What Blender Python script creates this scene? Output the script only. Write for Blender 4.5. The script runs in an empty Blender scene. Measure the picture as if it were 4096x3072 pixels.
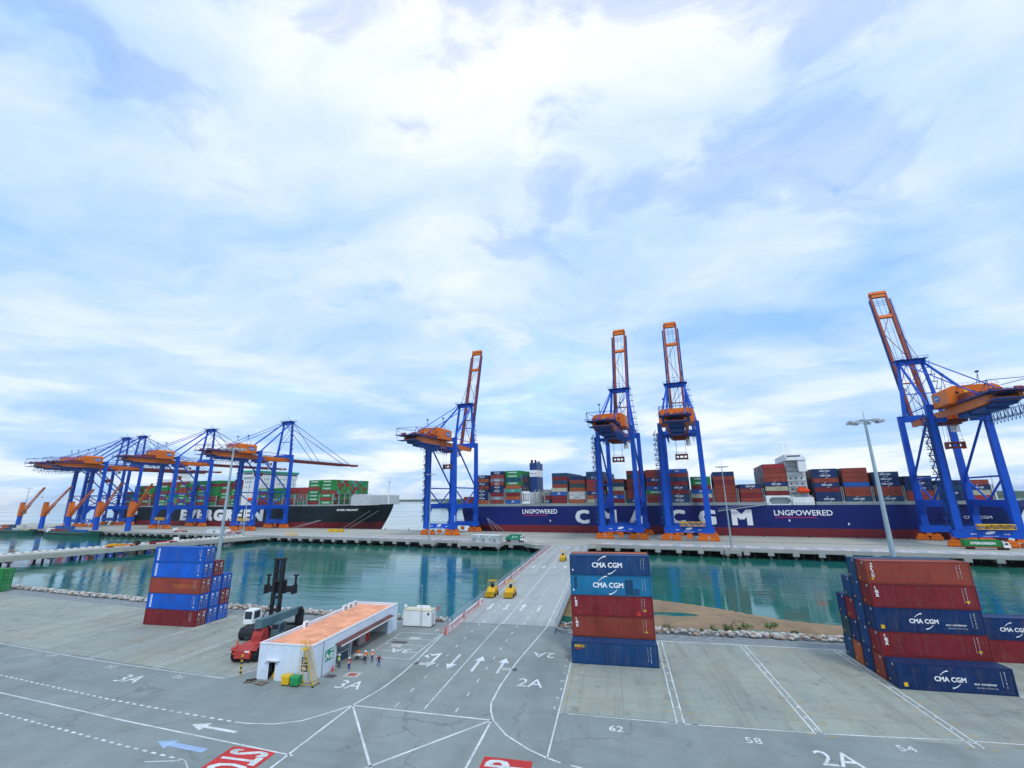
import bpy, bmesh, math, random
from mathutils import Vector, Matrix
random.seed(7)
R = math.radians
scene = bpy.context.scene
col = scene.collection

# ---------------------------------------------------------------- camera
PITCH, ROLL, YAW, CAMZ, FPX = R(14.373), R(-0.71), R(11.889), 23.492, 1769.1
_fw = Vector((-math.sin(YAW)*math.cos(PITCH), math.cos(YAW)*math.cos(PITCH), math.sin(PITCH)))
_rt = Vector((math.cos(YAW), math.sin(YAW), 0))
_up = _rt.cross(_fw)
_r2 = _rt*math.cos(ROLL) + _up*math.sin(ROLL)
_u2 = -_rt*math.sin(ROLL) + _up*math.cos(ROLL)
cd = bpy.data.cameras.new("camera")
cam = bpy.data.objects.new("camera", cd)
col.objects.link(cam)
cam.matrix_world = Matrix(((_r2.x, _u2.x, -_fw.x, 0), (_r2.y, _u2.y, -_fw.y, 0), (_r2.z, _u2.z, -_fw.z, CAMZ), (0, 0, 0, 1)))
cd.sensor_width = 36.0
cd.lens = FPX/4096*36.0
cd.clip_start = 0.5
cd.clip_end = 30000
scene.camera = cam

# ---------------------------------------------------------------- world, sun, exposure
SUN_EL, SUN_AZ = R(52), R(150)          # azimuth from +Y towards +X: behind the camera, to its right
world = bpy.data.worlds.new("World")
scene.world = world
world.use_nodes = True
wt = world.node_tree
wt.nodes.clear()

class NT:
    """tiny node-tree helper"""
    def __init__(s, tree): s.t = tree
    def n(s, typ, **kw):
        nd = s.t.nodes.new(typ)
        for k, v in kw.items():
            if k.startswith('i_'):
                key = k[2:]
                nd.inputs[int(key) if key.isdigit() else key.replace('_', ' ')].default_value = v
            else: setattr(nd, k, v)
        return nd
    def l(s, a, b): s.t.links.new(a, b)
    def math(s, op, a, b=None, c=None, clamp=False):
        nd = s.n('ShaderNodeMath', operation=op, use_clamp=clamp)
        for i, v in enumerate((a, b, c)):
            if v is None: continue
            if isinstance(v, (int, float)): nd.inputs[i].default_value = v
            else: s.l(v, nd.inputs[i])
        return nd.outputs[0]
    def mix(s, f, a, b, mode='MIX'):
        nd = s.n('ShaderNodeMixRGB', blend_type=mode)
        for i, v in enumerate((f, a, b)):
            if isinstance(v, (int, float)): nd.inputs[i].default_value = v
            elif isinstance(v, tuple): nd.inputs[i].default_value = (*v[:3], 1)
            else: s.l(v, nd.inputs[i])
        return nd.outputs[0]
    def ramp(s, f, stops, interp='LINEAR'):
        nd = s.n('ShaderNodeValToRGB')
        cr = nd.color_ramp; cr.interpolation = interp
        while len(cr.elements) < len(stops): cr.elements.new(0.5)
        for e, (p, c) in zip(cr.elements, stops):
            e.position = p
            e.color = (c, c, c, 1) if isinstance(c, (int, float)) else (*c[:3], 1)
        if not isinstance(f, (int, float)): s.l(f, nd.inputs[0])
        return nd.outputs[0]
    def noise(s, vec, scale, detail=4, rough=.55, dist=0.0, out=0):
        nd = s.n('ShaderNodeTexNoise')
        nd.inputs['Scale'].default_value = scale; nd.inputs['Detail'].default_value = detail
        nd.inputs['Roughness'].default_value = rough; nd.inputs['Distortion'].default_value = dist
        if vec is not None: s.l(vec, nd.inputs['Vector'])
        return nd.outputs[out]
    def mapping(s, vec, loc=(0, 0, 0), rot=(0, 0, 0), sc=(1, 1, 1)):
        nd = s.n('ShaderNodeMapping')
        nd.inputs['Location'].default_value = loc; nd.inputs['Rotation'].default_value = rot; nd.inputs['Scale'].default_value = sc
        s.l(vec, nd.inputs['Vector'])
        return nd.outputs[0]

w = NT(wt)
tc = w.n('ShaderNodeTexCoord')
sky = w.n('ShaderNodeTexSky', sky_type='NISHITA', sun_disc=False, sun_elevation=SUN_EL, sun_rotation=SUN_AZ,
          altitude=10, air_density=1.0, dust_density=1.0, ozone_density=2.0)
sep = w.n('ShaderNodeSeparateXYZ'); w.l(tc.outputs['Generated'], sep.inputs[0])
dz = w.math('MAXIMUM', sep.outputs[2], 0.0)
den = w.math('ADD', dz, 0.16)
cmb = w.n('ShaderNodeCombineXYZ'); w.l(w.math('DIVIDE', sep.outputs[0], den), cmb.inputs[0]); w.l(w.math('DIVIDE', sep.outputs[1], den), cmb.inputs[1])
P0 = cmb.outputs[0]                       # the cloud deck is a level sheet: directions mapped onto a plane
warp = w.noise(w.mapping(P0, loc=(3.1, 1.7, 0)), 1.1, 4, .55, out=1)
Pw = w.n('ShaderNodeVectorMath', operation='MULTIPLY_ADD'); w.l(warp, Pw.inputs[0]); Pw.inputs[1].default_value = (.7, .7, 0); w.l(P0, Pw.inputs[2])
PW = Pw.outputs[0]
SO = (0.0, 0.0, 12.1)
def layer(loc, scale, detail, rough, rot=-20, sc=(.8, 1.0, 1), dist=.15):
    return w.noise(w.mapping(PW, loc=(loc[0]+SO[0], loc[1]+SO[1], SO[2]), rot=(0, 0, R(rot)), sc=sc), scale, detail, rough, dist)
big = layer((.2, 2.6), .75, 3, .5)
med = layer((5.2, .8), 1.7, 7, .58)
puff = layer((8.1, 4.4), 3.6, 6, .6, sc=(.75, 1.1, 1))
v1 = w.math('ADD', w.math('MULTIPLY', big, .5), w.math('ADD', w.math('MULTIPLY', med, .34), w.math('MULTIPLY', puff, .16)))
ccol = w.ramp(v1, [(.38, (3.1, 5.6, 9.8)), (.455, (4.5, 6.7, 10.0)), (.525, (6.1, 7.7, 10.1)), (.59, (7.8, 8.8, 10.3)), (.67, (9.7, 10.0, 10.5))])
# thin places where the blue sky shows through
gap = w.math('ADD', w.math('MULTIPLY', layer((2.2, 7.7), 1.15, 3, .5), .55), w.math('MULTIPLY', layer((6.6, 1.1), 3.3, 7, .62), .45))
gmask = w.math('MULTIPLY', w.ramp(gap, [(.50, 0.0), (.575, .4), (.66, .9)], 'EASE'), w.ramp(dz, [(.10, 0.0), (.28, 1.0)]))
blue = w.mix(1.0, sky.outputs[0], (2.1, 2.6, 3.1), 'MULTIPLY')
skyc = w.mix(gmask, ccol, blue)
# low banks near the horizon, seen edge on
az = w.math('ARCTAN2', sep.outputs[0], sep.outputs[1])
cm2 = w.n('ShaderNodeCombineXYZ'); w.l(w.math('MULTIPLY', az, 2.0), cm2.inputs[0]); w.l(w.math('MULTIPLY', dz, 9.0), cm2.inputs[1])
bank = w.noise(w.mapping(cm2.outputs[0], loc=(4.0, .4, 0), rot=(0, 0, R(-5))), 1.9, 6, .56, .35)
bcol = w.ramp(bank, [(.38, (3.6, 6.1, 9.8)), (.49, (5.4, 7.4, 10.0)), (.57, (8.6, 9.5, 10.4)), (.65, (10.5, 10.6, 10.7))])
lowf = w.ramp(dz, [(.03, .9), (.15, .6), (.32, 0.0)])
skyc = w.mix(lowf, skyc, bcol)
bg = w.n('ShaderNodeBackground'); bg.inputs['Strength'].default_value = 0.1
w.l(skyc, bg.inputs['Color'])
wo = w.n('ShaderNodeOutputWorld'); w.l(bg.outputs[0], wo.inputs[0])

sl = bpy.data.lights.new("sun", 'SUN')
sun = bpy.data.objects.new("sun", sl); col.objects.link(sun)
sl.energy = 1.5; sl.angle = R(12); sl.color = (1.0, .96, .9)
sd = Vector((math.sin(SUN_AZ)*math.cos(SUN_EL), math.cos(SUN_AZ)*math.cos(SUN_EL), math.sin(SUN_EL)))
sun.rotation_euler = sd.to_track_quat('Z', 'Y').to_euler()

scene.view_settings.view_transform = 'Standard'
scene.view_settings.look = 'None'
scene.view_settings.exposure = 0.12
scene.view_settings.gamma = 1.0
scene.view_settings.use_curve_mapping = False
scene.render.engine = 'CYCLES'
scene.cycles.use_denoising = True
scene.cycles.max_bounces = 4
scene.cycles.diffuse_bounces = 2
scene.cycles.glossy_bounces = 2
scene.cycles.transmission_bounces = 1
scene.cycles.caustics_reflective = False
scene.cycles.caustics_refractive = False

# ---------------------------------------------------------------- materials
MATS = {}
def pm(name, c, rough=.6, var=.10, scale=.6, metal=0.0, bump=0.0, bscale=8.0, dirt=0.0, spec=.25, coat=0.0, streak=0.0):
    """painted or bare surface: colour with uneven patches, optional dirt and downward streaks, optional relief"""
    if name in MATS: return MATS[name]
    m = bpy.data.materials.new(name); m.use_nodes = True
    t = NT(m.node_tree); bs = m.node_tree.nodes['Principled BSDF']
    tc = t.n('ShaderNodeTexCoord'); ob = tc.outputs['Object']
    oi = t.n('ShaderNodeObjectInfo')
    vec = t.n('ShaderNodeVectorMath', operation='ADD'); t.l(ob, vec.inputs[0])
    sc3 = t.n('ShaderNodeVectorMath', operation='SCALE'); t.l(oi.outputs['Location'], sc3.inputs[0]); sc3.inputs['Scale'].default_value = .37
    t.l(sc3.outputs[0], vec.inputs[1])
    V_ = vec.outputs[0]
    n1 = t.noise(V_, scale, 5, .6)
    lo = tuple(max(0, x*(1-var*1.6)) for x in c); hi = tuple(min(1, x*(1+var)+var*.012) for x in c)
    cc = t.mix(t.ramp(n1, [(.3, 0.0), (.7, 1.0)]), lo, hi)
    rnd = t.math('MULTIPLY_ADD', oi.outputs['Random'], var*1.2, 1-var*.6)
    hs = t.n('ShaderNodeHueSaturation'); t.l(cc, hs.inputs['Color']); t.l(rnd, hs.inputs['Value'])
    cc = hs.outputs[0]
    if dirt:
        n2 = t.noise(V_, scale*3.1, 6, .7, .4)
        cc = t.mix(t.math('MULTIPLY', t.ramp(n2, [(.5, 0.0), (.72, 1.0)]), dirt), cc, (.13, .10, .075))
    if streak:
        n3 = t.noise(t.mapping(V_, sc=(2.2, 2.2, .12)), 1.6, 4, .6)
        cc = t.mix(t.math('MULTIPLY', t.ramp(n3, [(.5, 0.0), (.75, 1.0)]), streak), cc, (.16, .12, .09))
    t.l(cc, bs.inputs['Base Color'])
    bs.inputs['Roughness'].default_value = rough
    bs.inputs['Metallic'].default_value = metal
    bs.inputs['Specular IOR Level'].default_value = spec
    if coat: bs.inputs['Coat Weight'].default_value = coat
    if bump:
        bn = t.n('ShaderNodeBump'); bn.inputs['Strength'].default_value = bump; bn.inputs['Distance'].default_value = .05
        t.l(t.noise(V_, bscale, 5, .6), bn.inputs['Height']); t.l(bn.outputs[0], bs.inputs['Normal'])
    MATS[name] = m
    return m

M_blue = pm('crane_blue', (.001, .082, .52), .5, .10, .12, dirt=.10, streak=.06)
M_blued = pm('crane_steelwork_blue', (.004, .060, .26), .5, .14, .3, dirt=.15)
M_orange = pm('crane_orange', (.70, .150, .008), .45, .10, .15, dirt=.10, streak=.08)
M_orange2 = pm('boom_orange', (.30, .046, .022), .5, .12, .15, dirt=.14, streak=.1)
M_rope = pm('wire_rope', (.16, .24, .40), .5, .1)
M_dark = pm('dark_steel', (.02, .022, .026), .5, .15)
M_grey = pm('galvanised_grey', (.33, .36, .38), .5, .12, .5, metal=.2)
M_greyl = pm('light_grey_paint', (.50, .54, .54), .5, .10, .3, dirt=.1, streak=.1)
M_white = pm('white_paint', (.84, .86, .86), .45, .06, .25, dirt=.06, streak=.07)
def worn_paint(name, c, under, wear):
    m = bpy.data.materials.new(name); m.use_nodes = True
    t = NT(m.node_tree); bs = m.node_tree.nodes['Principled BSDF']
    P = t.n('ShaderNodeNewGeometry').outputs['Position']
    n = t.math('ADD', t.math('MULTIPLY', t.noise(P, .33, 4, .6), .5), t.math('MULTIPLY', t.noise(P, 3.5, 6, .7, .4), .5))
    t.l(t.mix(t.math('MULTIPLY', t.ramp(n, [(.44, 0.0), (.60, 1.0)]), wear), c, under), bs.inputs['Base Color'])
    bs.inputs['Roughness'].default_value = .75
    MATS[name] = m; return m
M_mark = worn_paint('road_paint_white', (.70, .74, .74), (.30, .33, .32), .8)
M_markblue = pm('road_paint_ghost_blue', (.34, .47, .68), .7, .12, .8, dirt=.2)
M_markyel = pm('road_paint_yellow', (.62, .40, .05), .7, .12, .8, dirt=.3)
M_markred = pm('road_paint_red', (.52, .035, .035), .7, .12, .5, dirt=.15)
M_letter = pm('lettering_white', (.88, .89, .90), .5, .04, .5)
M_yellow = pm('machine_yellow', (.72, .43, .012), .42, .12, .5, dirt=.10)
M_red = pm('signal_red', (.58, .04, .03), .42, .12, .4, dirt=.08)
M_green = pm('vehicle_green', (.012, .26, .12), .4, .1, .4)
M_tyre = pm('tyre_rubber', (.018, .018, .02), .8, .2, 2.0, bump=.2)
M_glass = pm('window_glass', (.02, .035, .05), .08, .2, .6, spec=.8)
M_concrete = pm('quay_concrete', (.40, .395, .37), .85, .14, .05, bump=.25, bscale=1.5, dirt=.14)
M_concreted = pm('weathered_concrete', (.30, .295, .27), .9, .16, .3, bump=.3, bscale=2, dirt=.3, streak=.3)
M_shade = pm('shaded_pile_concrete', (.11, .115, .11), .9, .2, .3, dirt=.3)  # concrete of piles and beams, darkened to paint in the shade below the decks

CONT = {  # container paint
 'M': (.215, .016, .024), 'R': (.285, .048, .030), 'O': (.40, .095, .03), 'N': (.002, .030, .125), 'D': (.008, .062, .140),
 'B': (.010, .110, .42), 'G': (.008, .26, .055), 'T': (.05, .33, .26), 'C': (.50, .49, .33), 'W': (.58, .60, .58),
 'S': (.20, .23, .27), 'L': (.006, .18, .36), 'V': (.001, .110, .56), 'K': (.022, .075, .085), 'F': (.38, .028, .035), 'H': (.005, .054, .170)}
CM = {k: pm('container_paint_'+k, v, .55, .17, .35, dirt=.26, streak=.30) for k, v in CONT.items()}
CMF = {k: pm('container_frame_'+k, tuple(x*.72 for x in v), .55, .12, .5, dirt=.2) for k, v in CONT.items()}
CNAME = {'M': 'maroon', 'R': 'rust red', 'O': 'orange brown', 'N': 'navy blue', 'D': 'slate blue', 'B': 'bright blue', 'G': 'green', 'T': 'teal green',
         'C': 'cream', 'W': 'off white', 'S': 'grey', 'L': 'faded turquoise blue', 'V': 'vivid blue', 'K': 'dark green grey', 'F': 'crimson', 'H': 'deep blue'}

# ---------------------------------------------------------------- mesh helpers
class MB:
    def __init__(s): s.v = []; s.f = []; s.m = []
    def add(s, vs, fs, mi=0):
        o = len(s.v); s.v += [tuple(x) for x in vs]
        for f in fs: s.f.append(tuple(i+o for i in f)); s.m.append(mi)
        return s
    def box(s, a, b, mi=0):
        x0, y0, z0 = a; x1, y1, z1 = b
        return s.add([(x0, y0, z0), (x1, y0, z0), (x1, y1, z0), (x0, y1, z0), (x0, y0, z1), (x1, y0, z1), (x1, y1, z1), (x0, y1, z1)],
              [(0, 3, 2, 1), (4, 5, 6, 7), (0, 1, 5, 4), (1, 2, 6, 5), (2, 3, 7, 6), (3, 0, 4, 7)], mi)
    def beam(s, p, q, w_, h=None, mi=0, up=(0, 0, 1), w2=None, h2=None):
        p = Vector(p); q = Vector(q); h = w_ if h is None else h
        w2 = w_ if w2 is None else w2; h2 = h if h2 is None else h2
        d = (q-p)
        if d.length < 1e-6: return s
        d.normalize(); u_ = Vector(up)
        if abs(d.dot(u_)) > .98: u_ = Vector((0, 1, 0))
        x = d.cross(u_).normalized(); y = x.cross(d)
        vs = []
        for c, a, b in ((p, w_, h), (q, w2, h2)):
            for sx, sy in ((-1, -1), (1, -1), (1, 1), (-1, 1)): vs.append(c + x*(sx*a/2) + y*(sy*b/2))
        return s.add(vs, [(3, 2, 1, 0), (4, 5, 6, 7), (0, 1, 5, 4), (1, 2, 6, 5), (2, 3, 7, 6), (3, 0, 4, 7)], mi)
    def tube(s, p, q, r, n=8, mi=0, r2=None, caps=True):
        p = Vector(p); q = Vector(q); d = (q-p).normalized(); r2 = r if r2 is None else r2
        a = Vector((0, 0, 1)) if abs(d.z) < .9 else Vector((1, 0, 0))
        x = d.cross(a).normalized(); y = d.cross(x)
        vs = []
        for c, rr in ((p, r), (q, r2)):
            for i in range(n):
                t = 2*math.pi*i/n; vs.append(c + x*(math.cos(t)*rr) + y*(math.sin(t)*rr))
        fs = [(i, (i+1) % n, n+(i+1) % n, n+i) for i in range(n)]
        if caps: fs += [tuple(range(n-1, -1, -1)), tuple(range(n, 2*n))]
        return s.add(vs, fs, mi)
    def lathe(s, prof, n=12, mi=0, ax='z', o=(0, 0, 0)):
        vs = []
        for r, z in prof:
            for i in range(n):
                t = 2*math.pi*i/n; a, b = r*math.cos(t), r*math.sin(t)
                p = {'z': (a, b, z), 'x': (z, a, b), 'y': (a, z, b)}[ax]
                vs.append((p[0]+o[0], p[1]+o[1], p[2]+o[2]))
        fs = []
        for k in range(len(prof)-1):
            for i in range(n): fs.append((k*n+i, k*n+(i+1) % n, (k+1)*n+(i+1) % n, (k+1)*n+i))
        fs += [tuple(range(n-1, -1, -1)), tuple((len(prof)-1)*n+i for i in range(n))]
        return s.add(vs, fs, mi)
    def prism(s, pts, a, b, ax='z', mi=0):
        """extrude a 2D outline between a and b along ax"""
        def P(u, v, t): return {'z': (u, v, t), 'y': (u, t, v), 'x': (t, u, v)}[ax]
        n = len(pts)
        vs = [P(u, v, a) for u, v in pts] + [P(u, v, b) for u, v in pts]
        fs = [tuple(range(n-1, -1, -1)), tuple(range(n, 2*n))] + [(i, (i+1) % n, n+(i+1) % n, n+i) for i in range(n)]
        return s.add(vs, fs, mi)
    def quad(s, a, b, c, d, mi=0): return s.add([a, b, c, d], [(0, 1, 2, 3)], mi)
    def mesh(s, name, mats, smooth=False):
        me = bpy.data.meshes.new(name)
        me.from_pydata(s.v, [], s.f)
        for m in (mats if isinstance(mats, (list, tuple)) else [mats]):
            if m: me.materials.append(m)
        if any(s.m): me.polygons.foreach_set('material_index', s.m)
        bm = bmesh.new(); bm.from_mesh(me); bmesh.ops.recalc_face_normals(bm, faces=bm.faces); bm.to_mesh(me); bm.free()
        if smooth:
            me.polygons.foreach_set('use_smooth', [True]*len(me.polygons))
        me.update()
        return me
    def build(s, name, mats, parent=None, smooth=False, **kw):
        return link(name, s.mesh(name, mats, smooth), parent, **kw)

def link(name, me, parent=None, loc=None, rotz=None, rot=None):
    o = bpy.data.objects.new(name, me)
    col.objects.link(o)
    if parent is not None: o.parent = parent
    if loc is not None: o.location = loc
    if rotz is not None: o.rotation_euler = (0, 0, rotz)
    if rot is not None: o.rotation_euler = rot
    return o
def tag(o, label=None, cat=None, group=None, kind=None):
    if label: o['label'] = label
    if cat: o['category'] = cat
    if group: o['group'] = group
    if kind: o['kind'] = kind
    return o
def thing(name, label, cat, loc=(0, 0, 0), rotz=0, group=None):
    o = bpy.data.objects.new(name, None); o.empty_display_size = .3
    col.objects.link(o); o.location = loc; o.rotation_euler = (0, 0, rotz)
    return tag(o, label, cat, group)
def struct(name, mb, mats, smooth=False, **kw):
    o = mb.build(name, mats, None, smooth, **kw); o['kind'] = 'structure'
    return o
CHILD = None
def copy_tree(o, parent=None):
    c = o.copy(); col.objects.link(c); c.parent = parent
    for ch in list(o.children): copy_tree(ch, c)
    return c

# quay frame: u runs along the quay, v towards the open water
TH = -0.178
QO = Vector((0, 236, 0))
QU = Vector((math.cos(TH), math.sin(TH), 0)); QV = Vector((-math.sin(TH), math.cos(TH), 0))
def qp(u, v, z=0):
    p = QO + QU*u + QV*v
    return (p.x, p.y, z)

_tc = {}
def text_mesh(s, width, height, mat, bold=.0, ext=.01, shear=0.0, spacing=1.0):
    """lettering with its lower left corner at the origin, in the XY plane, scaled to width x height"""
    key = (s, width, height, mat.name, bold, ext, shear, spacing)
    if key in _tc: return _tc[key]
    cu = bpy.data.curves.new('txt', 'FONT'); cu.body = s; cu.size = 1.0; cu.extrude = 0
    cu.shear = shear; cu.space_character = spacing; cu.resolution_u = 2
    o = bpy.data.objects.new('txt', cu); col.objects.link(o)
    dg = bpy.context.evaluated_depsgraph_get()
    me = bpy.data.meshes.new_from_object(o.evaluated_get(dg))
    bpy.data.objects.remove(o); bpy.data.curves.remove(cu)
    bm = bmesh.new(); bm.from_mesh(me)
    if bold:                               # heavier strokes: the glyphs laid over themselves, each copy a hair lower
        base = list(bm.faces)
        for k, (dx, dy) in enumerate(((1, 0), (0, 1), (1, 1), (.5, .5))):
            d = bmesh.ops.duplicate(bm, geom=base)
            for g in d['geom']:
                if isinstance(g, bmesh.types.BMVert): g.co.x += dx*bold*1.7; g.co.y += dy*bold*1.3; g.co.z -= .1*(k+1)
    xs = [v.co.x for v in bm.verts]; ys = [v.co.y for v in bm.verts]
    x0, x1, y0, y1 = min(xs), max(xs), min(ys), max(ys)
    for v in bm.verts:
        v.co.x = (v.co.x-x0)/(x1-x0)*width; v.co.y = (v.co.y-y0)/(y1-y0)*height; v.co.z = ext*(1+v.co.z)
    bmesh.ops.recalc_face_normals(bm, faces=bm.faces)
    bm.to_mesh(me); bm.free()
    me.name = 'lettering'
    me.polygons.foreach_set('use_smooth', [False]*len(me.polygons))
    me.materials.clear(); me.materials.append(mat)
    _tc[key] = me
    return me
FRONT = (R(90), 0, 0)                     # text upright, facing -Y
def text_obj(name, parent, s, loc, width, height, mat, rot=FRONT, **kw):
    o = link(name, text_mesh(s, width, height, mat, **kw), parent, loc=loc, rot=rot)
    return o
# ================================================================ SETTING
def ground_mat(name, base, lo, streak_dir=None, rust=0.0, patch=.05, joints=None, darkspots=0.0, cracks=0.0):
    m = bpy.data.materials.new(name); m.use_nodes = True
    t = NT(m.node_tree); bs = m.node_tree.nodes['Principled BSDF']
    P = t.n('ShaderNodeNewGeometry').outputs['Position']
    n1 = t.noise(P, patch, 6, .62, .3)
    n2 = t.noise(P, patch*6, 5, .6)
    n3 = t.noise(P, 3.2, 4, .65)
    a = t.math('ADD', t.math('MULTIPLY', n1, .62), t.math('MULTIPLY', n2, .38))
    cc = t.mix(t.ramp(a, [(.36, 0.0), (.62, 1.0)]), lo, base)
    cc = t.mix(t.math('MULTIPLY', t.ramp(n3, [(.35, 0.0), (.75, 1.0)]), .16), cc, tuple(x*.55 for x in base))
    if streak_dir:
        sx, sy = streak_dir
        s_ = t.noise(t.mapping(P, sc=(sx, sy, 1)), 1.0, 4, .6, .5)
        cc = t.mix(t.math('MULTIPLY', t.ramp(s_, [(.50, 0.0), (.66, 1.0)]), .40), cc, tuple(x*.50 for x in base))
    if darkspots:
        sp = t.noise(P, .42, 3, .5)
        cc = t.mix(t.math('MULTIPLY', t.ramp(sp, [(.62, 0.0), (.72, 1.0)]), darkspots), cc, tuple(x*.42 for x in base))
    if rust:
        r_ = t.noise(t.mapping(P, loc=(11, 4, 0)), .09, 6, .7, .6)
        cc = t.mix(t.math('MULTIPLY', t.ramp(r_, [(.52, 0.0), (.70, 1.0)]), rust), cc, (.30, .225, .15))
    if joints:
        br = t.n('ShaderNodeTexBrick'); t.l(t.mapping(P, rot=(0, 0, joints[2])), br.inputs['Vector'])
        br.offset = 0; br.inputs['Scale'].default_value = 1.0; br.inputs['Brick Width'].default_value = joints[0]; br.inputs['Row Height'].default_value = joints[1]
        br.inputs['Mortar Size'].default_value = .05; br.inputs['Mortar Smooth'].default_value = .3
        cc = t.mix(t.math('MULTIPLY', br.outputs['Fac'], .42), cc, tuple(x*.35 for x in base))
    if cracks:
        vo = t.n('ShaderNodeTexVoronoi', feature='DISTANCE_TO_EDGE'); vo.inputs['Scale'].default_value = .11
        wv = t.n('ShaderNodeVectorMath', operation='MULTIPLY_ADD'); t.l(t.noise(P, .5, 4, .6, out=1), wv.inputs[0]); wv.inputs[1].default_value = (3, 3, 0); t.l(P, wv.inputs[2]); t.l(wv.outputs[0], vo.inputs['Vector'])
        br_ = t.ramp(t.noise(P, .07, 3, .5), [(.48, 0.0), (.60, 1.0)])
        ck = t.math('MULTIPLY', t.math('MULTIPLY', t.ramp(vo.outputs['Distance'], [(.0, 1.0), (.018, 0.0)]), br_), cracks)
        cc = t.mix(ck, cc, tuple(x*.3 for x in base))
        oil = t.noise(t.mapping(P, loc=(31, 17, 0)), .55, 4, .55, .6)
        cc = t.mix(t.math('MULTIPLY', t.ramp(oil, [(.64, 0.0), (.74, 1.0)]), .45), cc, tuple(x*.38 for x in base))
        tr = t.noise(t.mapping(P, rot=(0, 0, R(18)), sc=(.05, .9, 1)), .8, 4, .6, .8)
        cc = t.mix(t.math('MULTIPLY', t.ramp(tr, [(.55, 0.0), (.70, 1.0)]), .28), cc, tuple(x*.5 for x in base))
    t.l(cc, bs.inputs['Base Color'])
    bs.inputs['Roughness'].default_value = .82
    bs.inputs['Specular IOR Level'].default_value = .35
    bn = t.n('ShaderNodeBump'); bn.inputs['Strength'].default_value = .35; bn.inputs['Distance'].default_value = .02
    t.l(t.noise(P, 9, 6, .7), bn.inputs['Height']); t.l(bn.outputs[0], bs.inputs['Normal'])
    return m
M_asph = ground_mat('yard_asphalt', (.265, .310, .295), (.190, .228, .225), (.16, .05), .22, .05, cracks=.5)
M_bay = ground_mat('bay_concrete', (.345, .375, .315), (.255, .285, .262), (.50, .035), .42, .06, darkspots=.55, joints=(6.5, 5.1, 0), cracks=.35)
M_bridge = ground_mat('bridge_concrete', (.41, .44, .43), (.32, .35, .345), (.45, .02), .18, .05, joints=(10.0, 12.0, 0))
M_quay = ground_mat('quay_pavement', (.46, .46, .39), (.36, .365, .32), (.02, .3), .22, .03, joints=(12.0, 9.0, -TH))

# ---- the yard
EDGE = [(-460, 134), (-300, 118), (-240, 110), (-163, 99.2), (-139, 95.3), (-108, 91.6), (-82, 89.4), (-64, 87.9), (-45, 87.2), (-31.4, 86.8),
        (-11.2, 86.6), (6, 86.0), (33, 85.8), (70, 86.2), (150, 88), (320, 92)]
mb = MB()
pts = [(-460, -80), (320, -80)] + list(reversed(EDGE))
pts2 = []
for p in pts:
    if p == (-11.2, 86.6): pts2 += [p, (-11.2, 91.0), (-31.4, 91.0)]
    else: pts2.append(p)
mb.prism(pts2, -1.2, 0.0)
yard = struct('yard_pavement', mb, M_asph)

def sheet(name, pts, z, mat, parent=None):
    m_ = MB(); m_.add([(x, y, z) for x, y in pts], [tuple(range(len(pts)))])
    return m_.build(name, mat, parent)
# concrete container bays
for poly in ([(-7.2, 57.2), (120, 58.2), (120, 85.4), (-7.2, 85.4)],
             [(-53.3, 58.9), (-51, 62), (-66, 87.2), (-82, 88.6), (-108, 90.8), (-139, 94.6), (-163, 98.2), (-230, 107.5), (-170, 74), (-104, 65.2)]):
    sheet('container_bay_slab', poly, .004, M_bay, yard)
# longitudinal tyre and stain bands on the bays are in the material; painted marks follow
def strip(name, pts, wd, mat=M_mark, z=.012, parent=None, dash=None):
    m_ = MB()
    if dash:
        segs = []; on, off = dash; acc = 0.0
        for a, b in zip(pts, pts[1:]):
            a = Vector((*a, 0)); b = Vector((*b, 0)); L = (b-a).length; d = (b-a)/L; s_ = -acc
            while s_ < L:
                e0, e1 = max(s_, 0), min(s_+on, L)
                if e1 > e0: segs.append((a+d*e0, a+d*e1))
                s_ += on+off
            acc = (L - (s_-(on+off))) % (on+off)
    else: segs = [(Vector((*a, 0)), Vector((*b, 0))) for a, b in zip(pts, pts[1:])]
    if dash or len(segs) == 1:
        for a, b in segs:
            d = (b-a).normalized(); n_ = Vector((-d.y, d.x, 0))*(wd/2)
            m_.quad(*[(p.x, p.y, z) for p in (a-n_, b-n_, b+n_, a+n_)])
    else:                                      # mitred polyline
        P_ = [Vector((*p, 0)) for p in pts]; L_, R_ = [], []
        for i, p in enumerate(P_):
            d0 = (P_[i]-P_[i-1]).normalized() if i else (P_[1]-P_[0]).normalized()
            d1 = (P_[i+1]-P_[i]).normalized() if i < len(P_)-1 else d0
            d = (d0+d1).normalized(); n_ = Vector((-d.y, d.x, 0))*(wd/2)
            L_.append(p+n_); R_.append(p-n_)
        vs = [(p.x, p.y, z) for p in L_] + [(p.x, p.y, z) for p in R_]; k = len(P_)
        m_.add(vs, [(k+i, k+i+1, i+1, i) for i in range(k-1)])
    o = m_.build(name, mat, parent or yard)
    if dash: o['kind'] = 'stuff'
    return o
def gtext(s, x, y, wd, ht, rz=0, mat=M_mark, bold=.0, z=.012, name='painted_number'):
    o = link(name, text_mesh(s, wd, ht, mat, bold=bold, ext=.004), yard, loc=(x, y, z), rotz=rz); return o
LW = .15
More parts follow.
